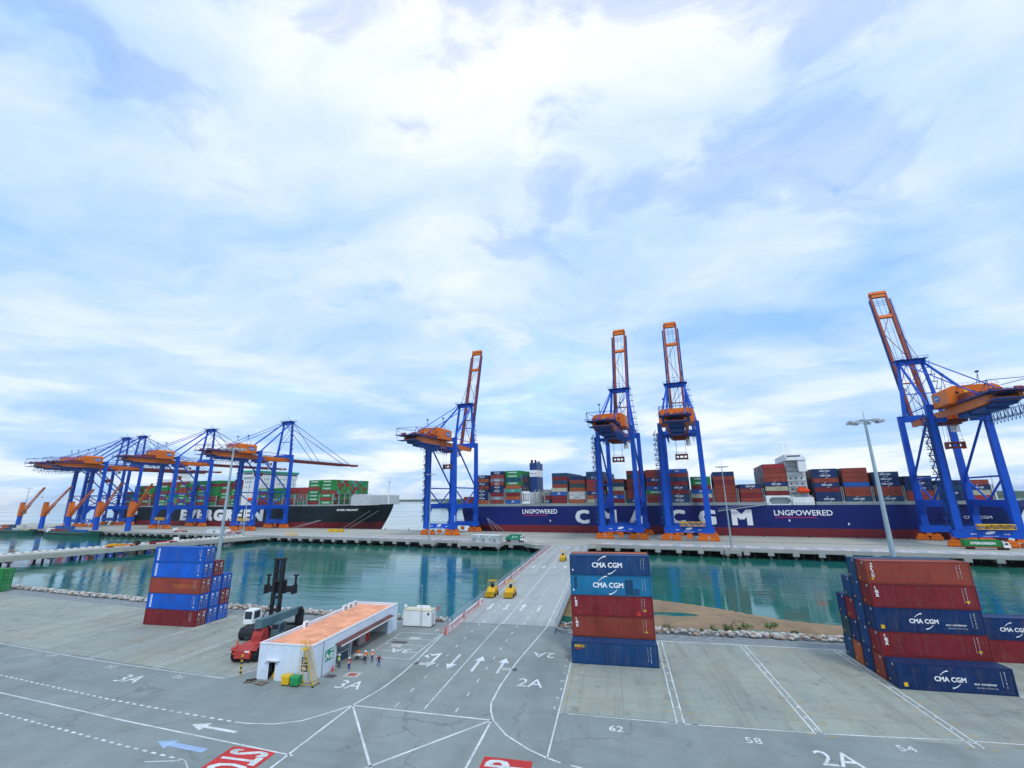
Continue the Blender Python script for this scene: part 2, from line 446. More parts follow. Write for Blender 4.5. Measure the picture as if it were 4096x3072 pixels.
# block 2A
for a, b in (((-7.0, 57.0), (5.5, 56.9)), ((6.3, 56.9), (18.8, 57.3)), ((19.5, 57.3), (32.3, 58.4)), ((33.1, 58.4), (46.0, 58.9)), ((46.8, 58.9), (100, 60))): strip('bay_line', [a, b], LW)
strip('bay_line', [(-7.2, 47.9), (-7.0, 78.0)], LW)
for xa, xb in ((5.5, 6.2), (18.8, 19.0), (32.3, 32.4), (46.0, 46.1)):
    strip('bay_line', [(xa, 57.1), (xb, 85.2)], LW); strip('bay_line', [(xa+.75, 57.1), (xb+.75, 85.2)], LW)
strip('bay_line', [(6.2, 85.4), (100, 85.3)], .2)
for j, ch in enumerate('ABCDEFGHJKL'):
    yy = 84.0 - j*2.58
    for xx in (-7.75, 6.2, 19.25, 32.7, 46.4):
        if xx == -7.75 and j < 3: continue
        gtext(ch, xx-.05 if xx < 0 else xx-.1, yy-.3, .42, .62, name='row_letter')
    for xx in (-6.5, 5.0, 7.3, 18.3, 20.3, 31.8, 33.8):
        if j > 3: strip('row_tick', [(xx-.35, yy-1.25), (xx+.35, yy-1.25)], .10, M_markyel)
gtext('62', -1.6, 54.0, 1.5, 1.15, bold=.01); gtext('58', 11.6, 54.1, 1.5, 1.15, bold=.01); gtext('54', 25.2, 55.2, 1.55, 1.15, bold=.01)
gtext('2A', 17.1, 51.4, 3.6, 2.5); gtext('2A', -13.3, 63.3, 3.4, 2.6); gtext('2A', -9.7, 76.4, 3.4, 2.2, rz=math.pi)
# block 3A
L3 = [(-53.0, 58.7), (-66.4, 59.9), (-80.8, 61.5), (-104.3, 64.9), (-170, 75.5)]
strip('bay_line', L3, LW)
strip('bay_line', [(-53.0, 58.7), (-51.2, 62.0), (-50.6, 63.4)], LW)
for a, b in (((-66.9, 59.9), (-65.9, 87.5)), ((-66.1, 59.9), (-65.2, 87.5)), ((-81.1, 61.6), (-78.6, 88.9)), ((-80.3, 61.5), (-77.9, 88.9))): strip('bay_line', [a, b], LW, dash=(3.6, .5))
for a, b in (((-95.1, 63.9), (-93.2, 89.5)), ((-110.5, 66.6), (-108.3, 91)), ((-124.4, 69), (-123.2, 92.6)), ((-140, 71), (-138.6, 94.5))): strip('bay_line', [a, b], LW, dash=(1.9, 1.5))
gtext('14', -88.8, 61.3, 1.4, 1.0); gtext('10', -74.0, 58.9, 1.45, 1.1); gtext('06', -60.6, 57.5, 1.6, 1.1)
gtext('3A', -67.6, 55.2, 3.6, 2.3); gtext('3A', -36.4, 58.6, 3.5, 2.5); gtext('3A', -32.6, 74.4, 3.4, 2.0, rz=math.pi)
strip('bay_line', [(-59, 88.0), (-51, 88.6)], LW)
# lanes on the left
strip('lane_dashes', [(-120, 60.6), (-85.9, 54.1), (-62, 50.6), (-50.2, 49.3), (-41.7, 48.5)], .26, dash=(.62, .62))
strip('lane_line', [(-120, 57.2), (-78.2, 49.6), (-55, 46.6), (-36.2, 44.5), (-30.9, 43.9)], .2)
strip('lane_dashes', [(-100, 50.6), (-70.6, 45.3), (-48.7, 42.3), (-40.4, 41.3)], .26, dash=(.62, .62))
strip('lane_line', [(-44, 40.4), (-40.4, 41.3), (-38.6, 40.0)], .16)
# road to the bridge
strip('lane_line', [(-30.6, 90.9), (-30.6, 82.6), (-29.8, 70), (-29.7, 65), (-30.0, 59.7), (-31.1, 54.6), (-32.7, 52.4), (-34.6, 50.1), (-37.1, 48.9), (-40.1, 48.5), (-41.7, 48.5)], .2)
strip('lane_line', [(-12.9, 90.9), (-14.9, 71.5), (-15.3, 63.0), (-15.2, 58.0), (-14.7, 56.0), (-13.9, 54.0), (-11.9, 51.3), (-9.2, 49.1), (-7.3, 48.0), (-5.9, 47.4)], .2)
strip('lane_line', [(-22.1, 90.9), (-22.4, 57.6), (-22.4, 55.2)], .16)
for x in (-26.0, -18.6): strip('lane_dashes', [(x, 55), (x, 90.9)], .16, dash=(1.1, 3.2))
strip('box_line', [(-31.1, 54.5), (-14.1, 54.0)], .24); strip('box_line', [(-31.1, 54.5), (-31.7, 38)], .24)
strip('box_line', [(-14.1, 54.0), (-14.2, 40)], .24); strip('box_line', [(-31.1, 54.5), (-22.8, 43.7), (-20.5, 40.6)], .24); strip('box_line', [(-14.1, 54.0), (-22.8, 43.7), (-26.3, 39.4)], .24)
strip('lane_dashes', [(-5.0, 47.2), (6, 44.5)], .2, dash=(1.2, 1.0))
# parking stripes by the office
for y in (82.8, 79.3, 76.3, 73.1, 70.0): strip('parking_line', [(-38.4, y), (-31.0, y)], .15)
strip('parking_line', [(-31.0, 69.95), (-31.0, 82.8)], .15); strip('parking_line', [(-38.4, 69.95), (-38.4, 82.8)], .13)
def arrow(x, y, L, rz, mat=M_mark, parent=None, wd=.42, z=.012, hook=0):
    m_ = MB()
    m_.add([(-wd/2, 0, 0), (wd/2, 0, 0), (wd/2, L-2.0, 0), (-wd/2, L-2.0, 0)], [(0, 1, 2, 3)])
    m_.add([(-.8, L-2.0, 0), (.8, L-2.0, 0), (0, L, 0)], [(0, 1, 2)])
    if hook: m_.add([(wd/2*hook, 1.0, 0), (wd/2*hook, .2, 0), (1.5*hook, 1.3, 0), (1.5*hook, 2.0, 0)], [(0, 1, 2, 3)]); m_.add([(1.3*hook, .5, 0), (2.2*hook, 1.9, 0), (1.1*hook, 2.6, 0)], [(0, 1, 2)])
    return m_.build('lane_arrow', mat, parent or yard, loc=(x, y, z), rotz=rz)
arrow(-20.45, 67.0, 6.2, 0); arrow(-16.75, 67.0, 6.0, 0)
arrow(-27.3, 73.6, 6.2, math.pi, hook=1); arrow(-24.15, 73.4, 6.1, math.pi)
arrow(-39.8, 46.65, 6.2, R(85)); arrow(-40.0, 43.05, 6.4, R(85), M_markblue, wd=.7)
# red stop panels
for (x0, y0, x1, y1, bx) in ((-37.9, 38.6, -32.9, 44.3, 0), (-13.0, 40.5, -8.4, 47.15, 1)):
    sheet('stop_panel', [(x0, y0), (x1, y0), (x1, y1), (x0, y1)], .008, M_markred, yard)
    h_ = (x1-x0)*.84; L_ = y1-y0-.7
    if bx == 0: link('stop_lettering', text_mesh('STOP', L_, h_, M_mark, bold=.03, ext=.004), yard, loc=(x0+.4, y1-.35, .014), rotz=R(-90))
    else: link('stop_lettering', text_mesh('STOP', L_, h_, M_mark, bold=.03, ext=.004), yard, loc=(x1-.4, y0+.35, .014), rotz=R(90))
# manholes, drain covers and patches
def cover(x, y, w_, d_, mat, fr=None):
    m_ = MB(); m_.box((-w_/2, -d_/2, 0), (w_/2, d_/2, .020 if mat in (M_iron, M_pit) and w_ > .8 else .030))
    return m_.build('drain_cover', mat, yard, loc=(x, y, .002))
M_iron = pm('cast_iron', (.085, .085, .09), .6, .2, 2.0, dirt=.2)
M_pit = pm('pit_lid_concrete', (.46, .47, .45), .8, .1, 1.0, dirt=.2)
for (x, y) in ((-29.3, 68.6), (-14.6, 68.7)):
    cover(x-1.0 if x > -20 else x+1.0, y, 1.6, .95, M_pit); cover(x, y, .65, .9, M_iron)
cover(-36.3, 63.0, 2.1, 1.7, M_pit); cover(-36.3, 63.0, 1.2, 1.0, pm('faded_red_lid', (.42, .12, .10), .7, .1))
cover(-31.9, 85.2, 1.9, 1.3, M_pit); cover(-31.9, 85.2, 1.0, .6, pm('rust_lid', (.30, .12, .07), .8, .2))
cover(-34.6, 79.8, 1.9, 1.4, M_pit); cover(-35.9, 75.6, 1.8, 1.4, M_pit); cover(-36.2, 77.4, 2.6, 1.1, M_iron)
cover(-39.0, 62.0, 1.4, 1.1, M_iron)

# ---- bank: gravel shelf, stones, mud flat
M_gravel = ground_mat('gravel', (.27, .30, .31), (.15, .17, .18), None, .06, .9)
def edge_y(x):
    for (x0, y0), (x1, y1) in zip(EDGE, EDGE[1:]):
        if x0 <= x <= x1: return y0+(y1-y0)*(x-x0)/(x1-x0)
    return EDGE[-1][1]
rnd = random.Random(3)
for (xa, xb) in ((-300, -31.5), (-11.1, 200)):
    mb = MB(); n = int((xb-xa)/1.2); rows = (0.0, 1.2, 2.5, 3.8, 5.0, 8.0, 11.5, 15.0); zs = (-.10, -.18, -.25, -.30, -.45, -.9, -2.9, -5.4)
    for i in range(n+1):
        x = xa+(xb-xa)*i/n
        for r_, z_ in zip(rows, zs): mb.v.append((x, edge_y(x)+r_, z_+(rnd.uniform(-.09, .09) if 0 < r_ < 14 else 0)))
    k = len(rows)
    for i in range(n):
        for j in range(k-1): mb.f.append((i*k+j, (i+1)*k+j, (i+1)*k+j+1, i*k+j+1)); mb.m.append(0)
    struct('gravel_bank', mb, M_gravel)
M_stone = [pm('riprap_%d' % i, c, .9, .22, 1.2, bump=.5, bscale=3, dirt=.15) for i, c in enumerate(((.40, .39, .35), (.50, .49, .46), (.34, .25, .20), (.30, .30, .29), (.46, .42, .35)))]
stone_meshes = []
for i in range(10):
    bm = bmesh.new(); bmesh.ops.create_icosphere(bm, subdivisions=1, radius=.5)
    r_ = random.Random(i)
    for v in bm.verts:
        v.co *= r_.uniform(.72, 1.15); v.co.z *= .75; v.co.x *= 1.15
    me = bpy.data.meshes.new('stone'); bm.to_mesh(me); bm.free(); me.materials.append(M_stone[i % 5]); stone_meshes.append(me)
bank = bpy.data.objects.new('stone_revetment', None); col.objects.link(bank)
tag(bank, 'pale broken stone revetment along the yard bank', 'stone bank'); bank.location = (0, 88, -1)
bulk = MB(); nstone = 0
spots = []
x = -230.0
while x < 120:
    if not (-33.5 < x < -10.5):
        for r_ in (5.4, 6.1, 6.8, 7.6, 8.6, 9.8):
            spots.append((x+rnd.uniform(-.45, .45), r_+rnd.uniform(-.4, .4)))
    x += .8
spots.sort(key=lambda s_: (s_[1] > 8.6) * 40 + abs(s_[0]+20))
for i, (x, r_) in enumerate(spots):
    y = edge_y(x)+r_; z = -.35 + .35*math.exp(-((r_-6.3)/1.6)**2) - max(0, r_-7.2)*.62 + rnd.uniform(-.12, .15)
    s_ = rnd.uniform(.65, 1.2)
    if i < 300:
        o = link('stone', stone_meshes[i % 10], bank, loc=(x, y-88, z+1), rot=(rnd.uniform(-.6, .6), rnd.uniform(-.6, .6), rnd.uniform(0, 6.28))); o.scale = (s_, s_*rnd.uniform(.75, 1.1), s_*rnd.uniform(.7, 1.0))
    else:
        me = stone_meshes[i % 10]; a = rnd.uniform(0, 6.28); ca, sa = math.cos(a), math.sin(a); sz = s_*rnd.uniform(.7, 1)
        bulk.add([(x+(v.co.x*ca-v.co.y*sa)*s_, y-88+(v.co.x*sa+v.co.y*ca)*s_, z+1+v.co.z*sz) for v in me.vertices], [tuple(p.vertices) for p in me.polygons], i % 5)
tag(bulk.build('stones', M_stone, bank), kind='stuff')

M_sand = ground_mat('wet_sand', (.34, .235, .130), (.190, .135, .085), (.02, .25), .0, .12)
def sand_edge(x):
    E = [(-11, 150), (0, 143), (10, 137.3), (18, 133), (26, 128.3), (32, 123.4), (37.6, 119.8), (46.6, 117.2), (60, 114), (90, 110), (140, 108)]
    for (x0, y0), (x1, y1) in zip(E, E[1:]):
        if x0 <= x <= x1: return y0+(y1-y0)*(x-x0)/(x1-x0)
    return 150 if x < 0 else 108
WATER_Z = -4.0
mb = MB(); nx, ny = 130, 60
for i in range(nx+1):
    x = -60 + 200*i/nx
    for j in range(ny+1):
        y = 96 + 64*j/ny
        d = sand_edge(max(x, -11)) - y
        z = WATER_Z + (.62*(1-math.exp(-d/9.0)) if d > 0 else .11*d)
        for (cx, cy, rx, ry, dp) in ((12.5, 121.2, 7.0, 2.3, 1.0), (29.5, 108.6, 8.5, 2.0, 1.1), (-4, 112, 8, 6, 1.2)):
            z -= dp*math.exp(-((x-cx)/rx)**2-((y-cy)/ry)**2)
        if x < -9: z -= (-9-x)*.10
        z += .05*math.sin(x*1.3+y*.7)*math.sin(y*1.9-x*.4) + rnd.uniform(-.02, .02)
        mb.v.append((x, y, z))
for i in range(nx):
    for j in range(ny): mb.f.append((i*(ny+1)+j, (i+1)*(ny+1)+j, (i+1)*(ny+1)+j+1, i*(ny+1)+j+1)); mb.m.append(0)
struct('mud_flat', mb, M_sand, smooth=True)

# ---- water
def water_mat():
    m = bpy.data.materials.new('harbour_water'); m.use_nodes = True
    t = NT(m.node_tree); bs = m.node_tree.nodes['Principled BSDF']
    P = t.n('ShaderNodeNewGeometry').outputs['Position']
    n = t.noise(P, .012, 4, .55, .6)
    cc = t.mix(t.ramp(n, [(.35, 0.0), (.65, 1.0)]), (.008, .120, .125), (.022, .165, .105))
    t.l(cc, bs.inputs['Base Color'])
    rg = t.noise(t.mapping(P, rot=(0, 0, R(-8)), sc=(.12, 1.0, 1)), .012, 5, .6, .5)
    t.l(t.ramp(rg, [(.45, .04), (.66, .13)]), bs.inputs['Roughness'])
    bs.inputs['IOR'].default_value = 1.33
    bs.inputs['Specular IOR Level'].default_value = .5
    a = t.noise(t.mapping(P, rot=(0, 0, R(6)), sc=(.22, .9, 1)), .30, 4, .55, .9)
    b = t.noise(t.mapping(P, rot=(0, 0, R(-10)), sc=(.3, 1.0, 1)), 1.1, 3, .6, .5)
    c = t.noise(t.mapping(P, rot=(0, 0, R(4)), sc=(.10, .55, 1)), .075, 3, .55, .6)
    h = t.math('ADD', t.math('MULTIPLY', a, 1.1), t.math('MULTIPLY', b, .20))
    h = t.math('MULTIPLY', h, t.ramp(c, [(.36, .08), (.64, .85)]))
    bn = t.n('ShaderNodeBump'); bn.inputs['Strength'].default_value = .32; bn.inputs['Distance'].default_value = .5
    t.l(h, bn.inputs['Height']); t.l(bn.outputs[0], bs.inputs['Normal'])
    return m
mb = MB(); mb.add([(-14000, 60, WATER_Z), (14000, 60, WATER_Z), (14000, 16000, WATER_Z), (-14000, 16000, WATER_Z)], [(0, 1, 2, 3)])
struct('water', mb, water_mat())
mb = MB(); mb.add([(-14000, 60, -9), (14000, 60, -9), (14000, 16000, -9), (-14000, 16000, -9)], [(0, 1, 2, 3)])
struct('seabed', mb, pm('seabed_mud', (.05, .09, .07), .9))

# ---- far shores: low wooded land
M_far = pm('far_woodland', (.035, .075, .045), .95, .3, .01)
M_far2 = pm('headland_woodland', (.03, .07, .04), .95, .3, .02)
def shore(name, pts, hs, dep, mat, seed):
    r_ = random.Random(seed); mb = MB(); n = 0
    for (x0, y0), (x1, y1), (h0, h1) in zip(pts, pts[1:], zip(hs, hs[1:])):
        k = 60
        for i in range(k+1):
            f = i/k; x = x0+(x1-x0)*f; y = y0+(y1-y0)*f; h = (h0+(h1-h0)*f)*(1+r_.uniform(-.16, .16))
            mb.v += [(x, y, WATER_Z-1), (x, y+dep*.05, h*.7), (x, y+dep*.3, h), (x, y+dep, h*.9), (x, y+dep*1.1, WATER_Z-1)]; n += 1
    for i in range(n-1):
        for j in range(4): mb.f.append((i*5+j, (i+1)*5+j, (i+1)*5+j+1, i*5+j+1)); mb.m.append(0)
    o = mb.build(name, mat); o['kind'] = 'structure'; return o
shore('far_shore', [(-9000, 6500), (-5000, 5600), (-2400, 4700), (-1000, 3600), (-300, 3300), (600, 3000), (2200, 2500), (5000, 3200), (9000, 4500)], [16, 14, 13, 17, 20, 20, 24, 26, 20], 400, M_far, 1)
shore('headland', [(-620, 1500), (-520, 1480), (-400, 1490), (-330, 1500)], [2, 15, 12, 1], 120, M_far2, 2)

# ---- bridge from the yard to the quay
BX0, BX1 = -31.4, -11.4
bridge = thing('access_bridge', 'concrete road bridge on piles leading from yard to quay', 'bridge', (0, 91, 0))
mb = MB(); mb.box((BX0, .02, -1.1), (BX1, 142.5, 0.0)); mb.box((BX0-.25, .02, -.5), (BX0, 142, .22)); mb.box((BX1, .02, -.5), (BX1+.25, 142, .22))
mb.build('deck', M_bridge, bridge)
cap_me = None
mb = MB(); mb.box((BX0+1, -.6, -2.2), (BX1-1, .6, -1.1)); cap_me = mb.mesh('pile_cap', M_concreted)
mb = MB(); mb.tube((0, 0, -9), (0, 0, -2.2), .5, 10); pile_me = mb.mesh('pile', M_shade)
for j in range(10):
    y = 8+j*14.5
    link('pile_cap', cap_me, bridge, loc=(0, y, 0))
    for x in (-29, -24, -19, -14): link('pile', pile_me, bridge, loc=(x, y, 0))
def bstrip(*a, **k):
    k['parent'] = bridge
    pts = [(p[0], p[1]-91) for p in a[1]]
    return strip(a[0], pts, *a[2:], **k)
bstrip('lane_line', [(-21.6, 91), (-21.3, 232)], .18)
bstrip('lane_line', [(-13.0, 91.2), (-13.0, 232)], .16); bstrip('lane_line', [(-29.0, 120), (-29.0, 232)], .14)
for x in (-25.6, -17.6): bstrip('lane_dashes', [(x, 91.5), (x, 230)], .2, dash=(1.1, 3.2))
for y in (101.4, 160, 220):
    for i, x in enumerate((-27.5, -23.8, -20.2, -16.5)):
        arrow(x, (y if i > 1 else y+6.2)-91, 6.2, 0 if i > 1 else math.pi, parent=bridge, wd=.5)
# railings
def railing(name, label, pts, h=1.1, gap=2.0, mat=M_grey, rails=(.55, 1.08), baluster=None, r=.045, z0=0.0):
    o = thing(name, label, 'railing', (*pts[0], z0))
    P_ = [Vector((p[0]-pts[0][0], p[1]-pts[0][1], 0)) for p in pts]
    pme = MB().tube((0, 0, 0), (0, 0, h), r*1.3, 6).mesh('post', mat)
    rb = MB()
    for a, b in zip(P_, P_[1:]):
        L = (b-a).length; n = max(1, int(L/gap))
        for i in range(n+1): link('post', pme, o, loc=a+(b-a)*(i/n))
        for rz in rails: rb.tube(a+Vector((0, 0, rz)), b+Vector((0, 0, rz)), r, 6)
    rb.build('rail', mat, o)
    if baluster:
        bb = MB()
        for a, b in zip(P_, P_[1:]):
            n = int((b-a).length/baluster)
            for i in range(n):
                p = a+(b-a)*((i+.5)/n); bb.box((p.x-.03, p.y-.03, .1), (p.x+.03, p.y+.03, h-.05))
        tag(bb.build('balusters', mat, o), kind='stuff')
    return o
M_rail = pm('pale_blue_grey_rail', (.42, .50, .56), .4, .1, metal=.2)
railing('bridge_railing', 'long tubular railing on bridge edge behind the red and white barriers', [(-31.5, 86), (-31.5, 231.5)], 1.25, 2.6, M_rail, (.45, .85, 1.22), z0=.0)
railing('bridge_railing', 'close baluster railing on bridge edge facing the mud flat', [(-11.3, 91.2), (-11.3, 229)], 1.25, 3.0, M_rail, (.2, 1.22), baluster=.45)
# approach kerb swinging off the bridge
mb = MB()
arc = [(-11.3, 91.2)] + [(-8.3-3.0*math.cos(R(a)), 91.2-3.4*math.sin(R(a))) for a in range(0, 91, 15)]
for a, b in zip(arc, arc[1:]): mb.beam((*a, .12), (*b, .12), .3, .26)
o = mb.build('kerb', M_concrete); o['kind'] = 'structure'
mb = MB(); mb.box((-8.6, 86.4, -.2), (-6.2, 87.9, .18)); o = mb.build('kerb_end_slab', M_concrete); o['kind'] = 'structure'

# ---- quay
QL, QR, QD = -720, 330, 70
quay = thing('quay', 'long pale concrete quay on piles carrying the ship cranes', 'quay', QO, TH)
mb = MB(); mb.box((QL, 0, -1.4), (QR, QD, 0.0)); mb.build('deck', M_quay, quay)
mb = MB(); mb.box((QL, -.55, -1.15), (QR, -.003, .05)); mb.box((QL, QD+.003, -2.6), (QR, QD+.8, .05)); mb.build('edge_beam', M_concrete, quay)
# pile caps and piles; under-deck shade is put into the pile colour
mb = MB(); mb.prism([(-1.2, -2.5), (1.2, -2.5), (1.2, -1.0), (.55, -.45), (-.55, -.45), (-1.2, -1.0)], -.85, -.56, ax='y'); mb.box((-1.0, -.56, -2.5), (1.0, 2.2, -1.41)); capm = mb.mesh('pile_cap', M_concrete)
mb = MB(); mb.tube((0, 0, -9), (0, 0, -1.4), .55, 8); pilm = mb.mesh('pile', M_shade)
u = -430.0
while u < 245:
    if not (-37 < u < -12):
        link('pile_cap', capm, quay, loc=(u, 0, 0))
        link('pile', pilm, quay, loc=(u, .8, 0)); link('pile', pilm, quay, loc=(u+3.7, 6.5, 0))
    u += 9.4
# bays under the deck further in: transverse beams
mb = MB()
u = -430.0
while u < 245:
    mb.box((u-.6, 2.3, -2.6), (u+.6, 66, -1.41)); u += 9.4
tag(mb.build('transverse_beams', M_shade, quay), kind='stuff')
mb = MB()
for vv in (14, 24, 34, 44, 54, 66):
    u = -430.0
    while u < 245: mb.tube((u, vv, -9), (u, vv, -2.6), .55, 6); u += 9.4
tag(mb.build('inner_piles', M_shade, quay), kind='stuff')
# edge parapet with hatched paint blocks
mb = MB(); mb.box((QL, .05, 0), (-36, .40, .20)); mb.box((-13, .05, 0), (QR, .40, .20)); mb.build('parapet', M_concrete, quay)
mb = MB(); mb.box((QL, .02, .203), (-36, .46, .27)); mb.box((-13, .02, .203), (QR, .46, .27)); mb.build('parapet_coping', pm('faded_red_coping', (.36, .22, .20), .8, .15, .5, dirt=.2), quay)
m_ = MB(); m_.box((-330, 1.0, 0), (-48, 15, .006)); m_.box((-6, 1.0, 0), (300, 15, .006)); m_.build('edge_lane', ground_mat('edge_lane_asphalt', (.42, .46, .49), (.34, .38, .41), (.02, .3), .1, .05), quay)
hm = MB()
for k in range(6):
    x = k*.95; hm.add([(x, 0, 0), (x+.66, 0, 0), (x+.66, 13, 0), (x, 13, 0)], [(0, 1, 2, 3)])
hme = hm.mesh('hatched_marking', M_mark)
hr = MB()
for k in range(5):
    x = .70+k*.95; hr.add([(x, 0, 0), (x+.14, 0, 0), (x+.14, 13, 0), (x, 13, 0)], [(0, 1, 2, 3)])
hrm = hr.mesh('hatched_marking_red', pm('faded_red_hatch', (.45, .12, .10), .7, .1, dirt=.2))
u = -420.0
while u < 230:
    if not (-40 < u < -10):
        link('hatched_marking', hme, quay, loc=(u, .75, .012)); link('hatched_marking', hrm, quay, loc=(u, .75, .012))
    u += 9.4
mb = MB()
for v in (33.0, 35.0, 65.0, 67.0): mb.box((QL, v-.09, 0), (QR, v+.09, .03))
mb.build('crane_rail', M_dark, quay)
for (u0, u1, v, wd_) in ((-330, 300, 29, .25), (-330, 300, 12, .2), (-60, 300, 20.5, .15)):
    m_ = MB(); m_.box((u0, v, .0), (u1, v+wd_, .012)); m_.build('lane_line', M_mark, quay)
# widened aprons: junction with the bridge, transformer pier and mast piers
for (a, b, d, z) in ((-83, -58, 7.0, -.02), (-108.5, -99.5, 4.5, -.02), (50, 56.5, 4.0, -.02), (-262, -250, 5.0, -.02)):
    mb = MB(); mb.box((a, -d, -1.7), (b, -.56, z)); mb.build('apron', M_concrete, quay)
    mb = MB()
    mb.box((a, -d-.02, -2.6), (a+1.8, -d+1.8, -1.7)); mb.box((b-1.8, -d-.02, -2.6), (b, -d+1.8, -1.7))
    for q in range(1, int((b-a)/7)): mb.box((a+q*7-.9, -d-.02, -2.6), (a+q*7+.9, -d+1.8, -1.7))
    mb.build('apron_cap', M_concreted, quay)
    for q in (a+.9, b-.9): link('pile', pilm, quay, loc=(q, -d+.9, 0))
mb = MB(); mb.prism([(-47, -.56), (-37.2, -9.5), (-13.6, -5.2), (-8, -.56)], -1.6, -.012); mb.build('bridge_junction', M_quay, quay)
# bollards and fenders along the berth
bol = MB().lathe([(.45, 0), (.38, .15), (.3, .55), (.5, .7), (.5, .9), (.2, 1.0)], 10).mesh('mooring_bollard', M_dark)
u = -300
while u < 200: link('mooring_bollard', bol, quay, loc=(u, 69, 0)); u += 22
fen = MB().box((-1.2, 70.85, -3.6), (1.2, 71.6, -.4)).mesh('fender', M_tyre)
u = -430
while u < 210: link('fender', fen, quay, loc=(u, 0, 0)); u += 16

# ---- the left approach trestle
d = Vector((.287, .958, 0)); nL = Vector((-.958, .287, 0)); A = Vector((-281, 100, 0)); LT = 182
tre = thing('approach_trestle', 'second pale concrete trestle road running out to the quay', 'trestle', A, math.atan2(d.y, d.x)-math.pi/2)
mb = MB(); mb.box((-24, 0, -1.0), (0, LT, 0.0)); mb.box((0.003, 0, -1.6), (.5, LT, .35)); mb.box((-24.5, 0, -1.3), (-24.003, LT, .3)); mb.build('deck', M_quay, tre)
mb = MB(); mb.box((-23, -.7, -2.4), (-.2, .7, -1.0)); me = mb.mesh('pile_cap', M_concreted)
for j in range(13):
    link('pile_cap', me, tre, loc=(0, 6+j*14, 0))
    for x in (-1.5, -12, -22): link('pile', pile_me, tre, loc=(x, 6+j*14, 0))
mb = MB(); mb.box((-4.6, 0, 0), (-4.2, LT, .55)); mb.build('road_kerb', M_concrete, tre)
for j in range(9): link('hatched_marking', hme, tre, loc=(-19, 20+j*18, .012))
wht = MB()
for j in range(60): wht.box((-23.9, j*3.0+.2, .0), (-23.3, j*3.0+1.7, .5))
tag(wht.build('edge_blocks', M_white, tre), kind='stuff')
mb = MB(); mb.lathe([(.2, -.3), (.75, -.3), (.85, 0), (.75, .3), (.2, .3)], 10, ax='y'); tyme = mb.mesh('fender_tyre', M_tyre)
for j in range(12): link('fender_tyre', tyme, tre, loc=(-25.3, 8+j*15, -.2), rotz=R(90))

# fence along the landward edge of the quay
for (ua, ub, lab) in ((-330, -84, 'low galvanised fence along quay edge before the black ship'), (62, 250, 'low galvanised fence along quay edge before the navy ship')):
    a_, b_ = qp(ua, .25), qp(ub, .25)
    railing('quay_fence', lab, [a_[:2], b_[:2]], 1.15, 3.0, M_rail, (.6, 1.13), z0=.27)
# air: thin haze over the whole harbour
mb = MB(); mb.box((-14100, -95, -10), (14100, 16100, 152))
hz_ = mb.build('haze', None); hz_['kind'] = 'stuff'
m = bpy.data.materials.new('haze_air'); m.use_nodes = True
m.node_tree.nodes.remove(m.node_tree.nodes['Principled BSDF'])
pv = m.node_tree.nodes.new('ShaderNodeVolumePrincipled'); pv.inputs['Color'].default_value = (.86, .92, 1.0, 1); pv.inputs['Density'].default_value = .00004; pv.inputs['Anisotropy'].default_value = .0
m.node_tree.links.new(pv.outputs[0], m.node_tree.nodes['Material Output'].inputs['Volume'])
hz_.data.materials.clear(); hz_.data.materials.append(m)
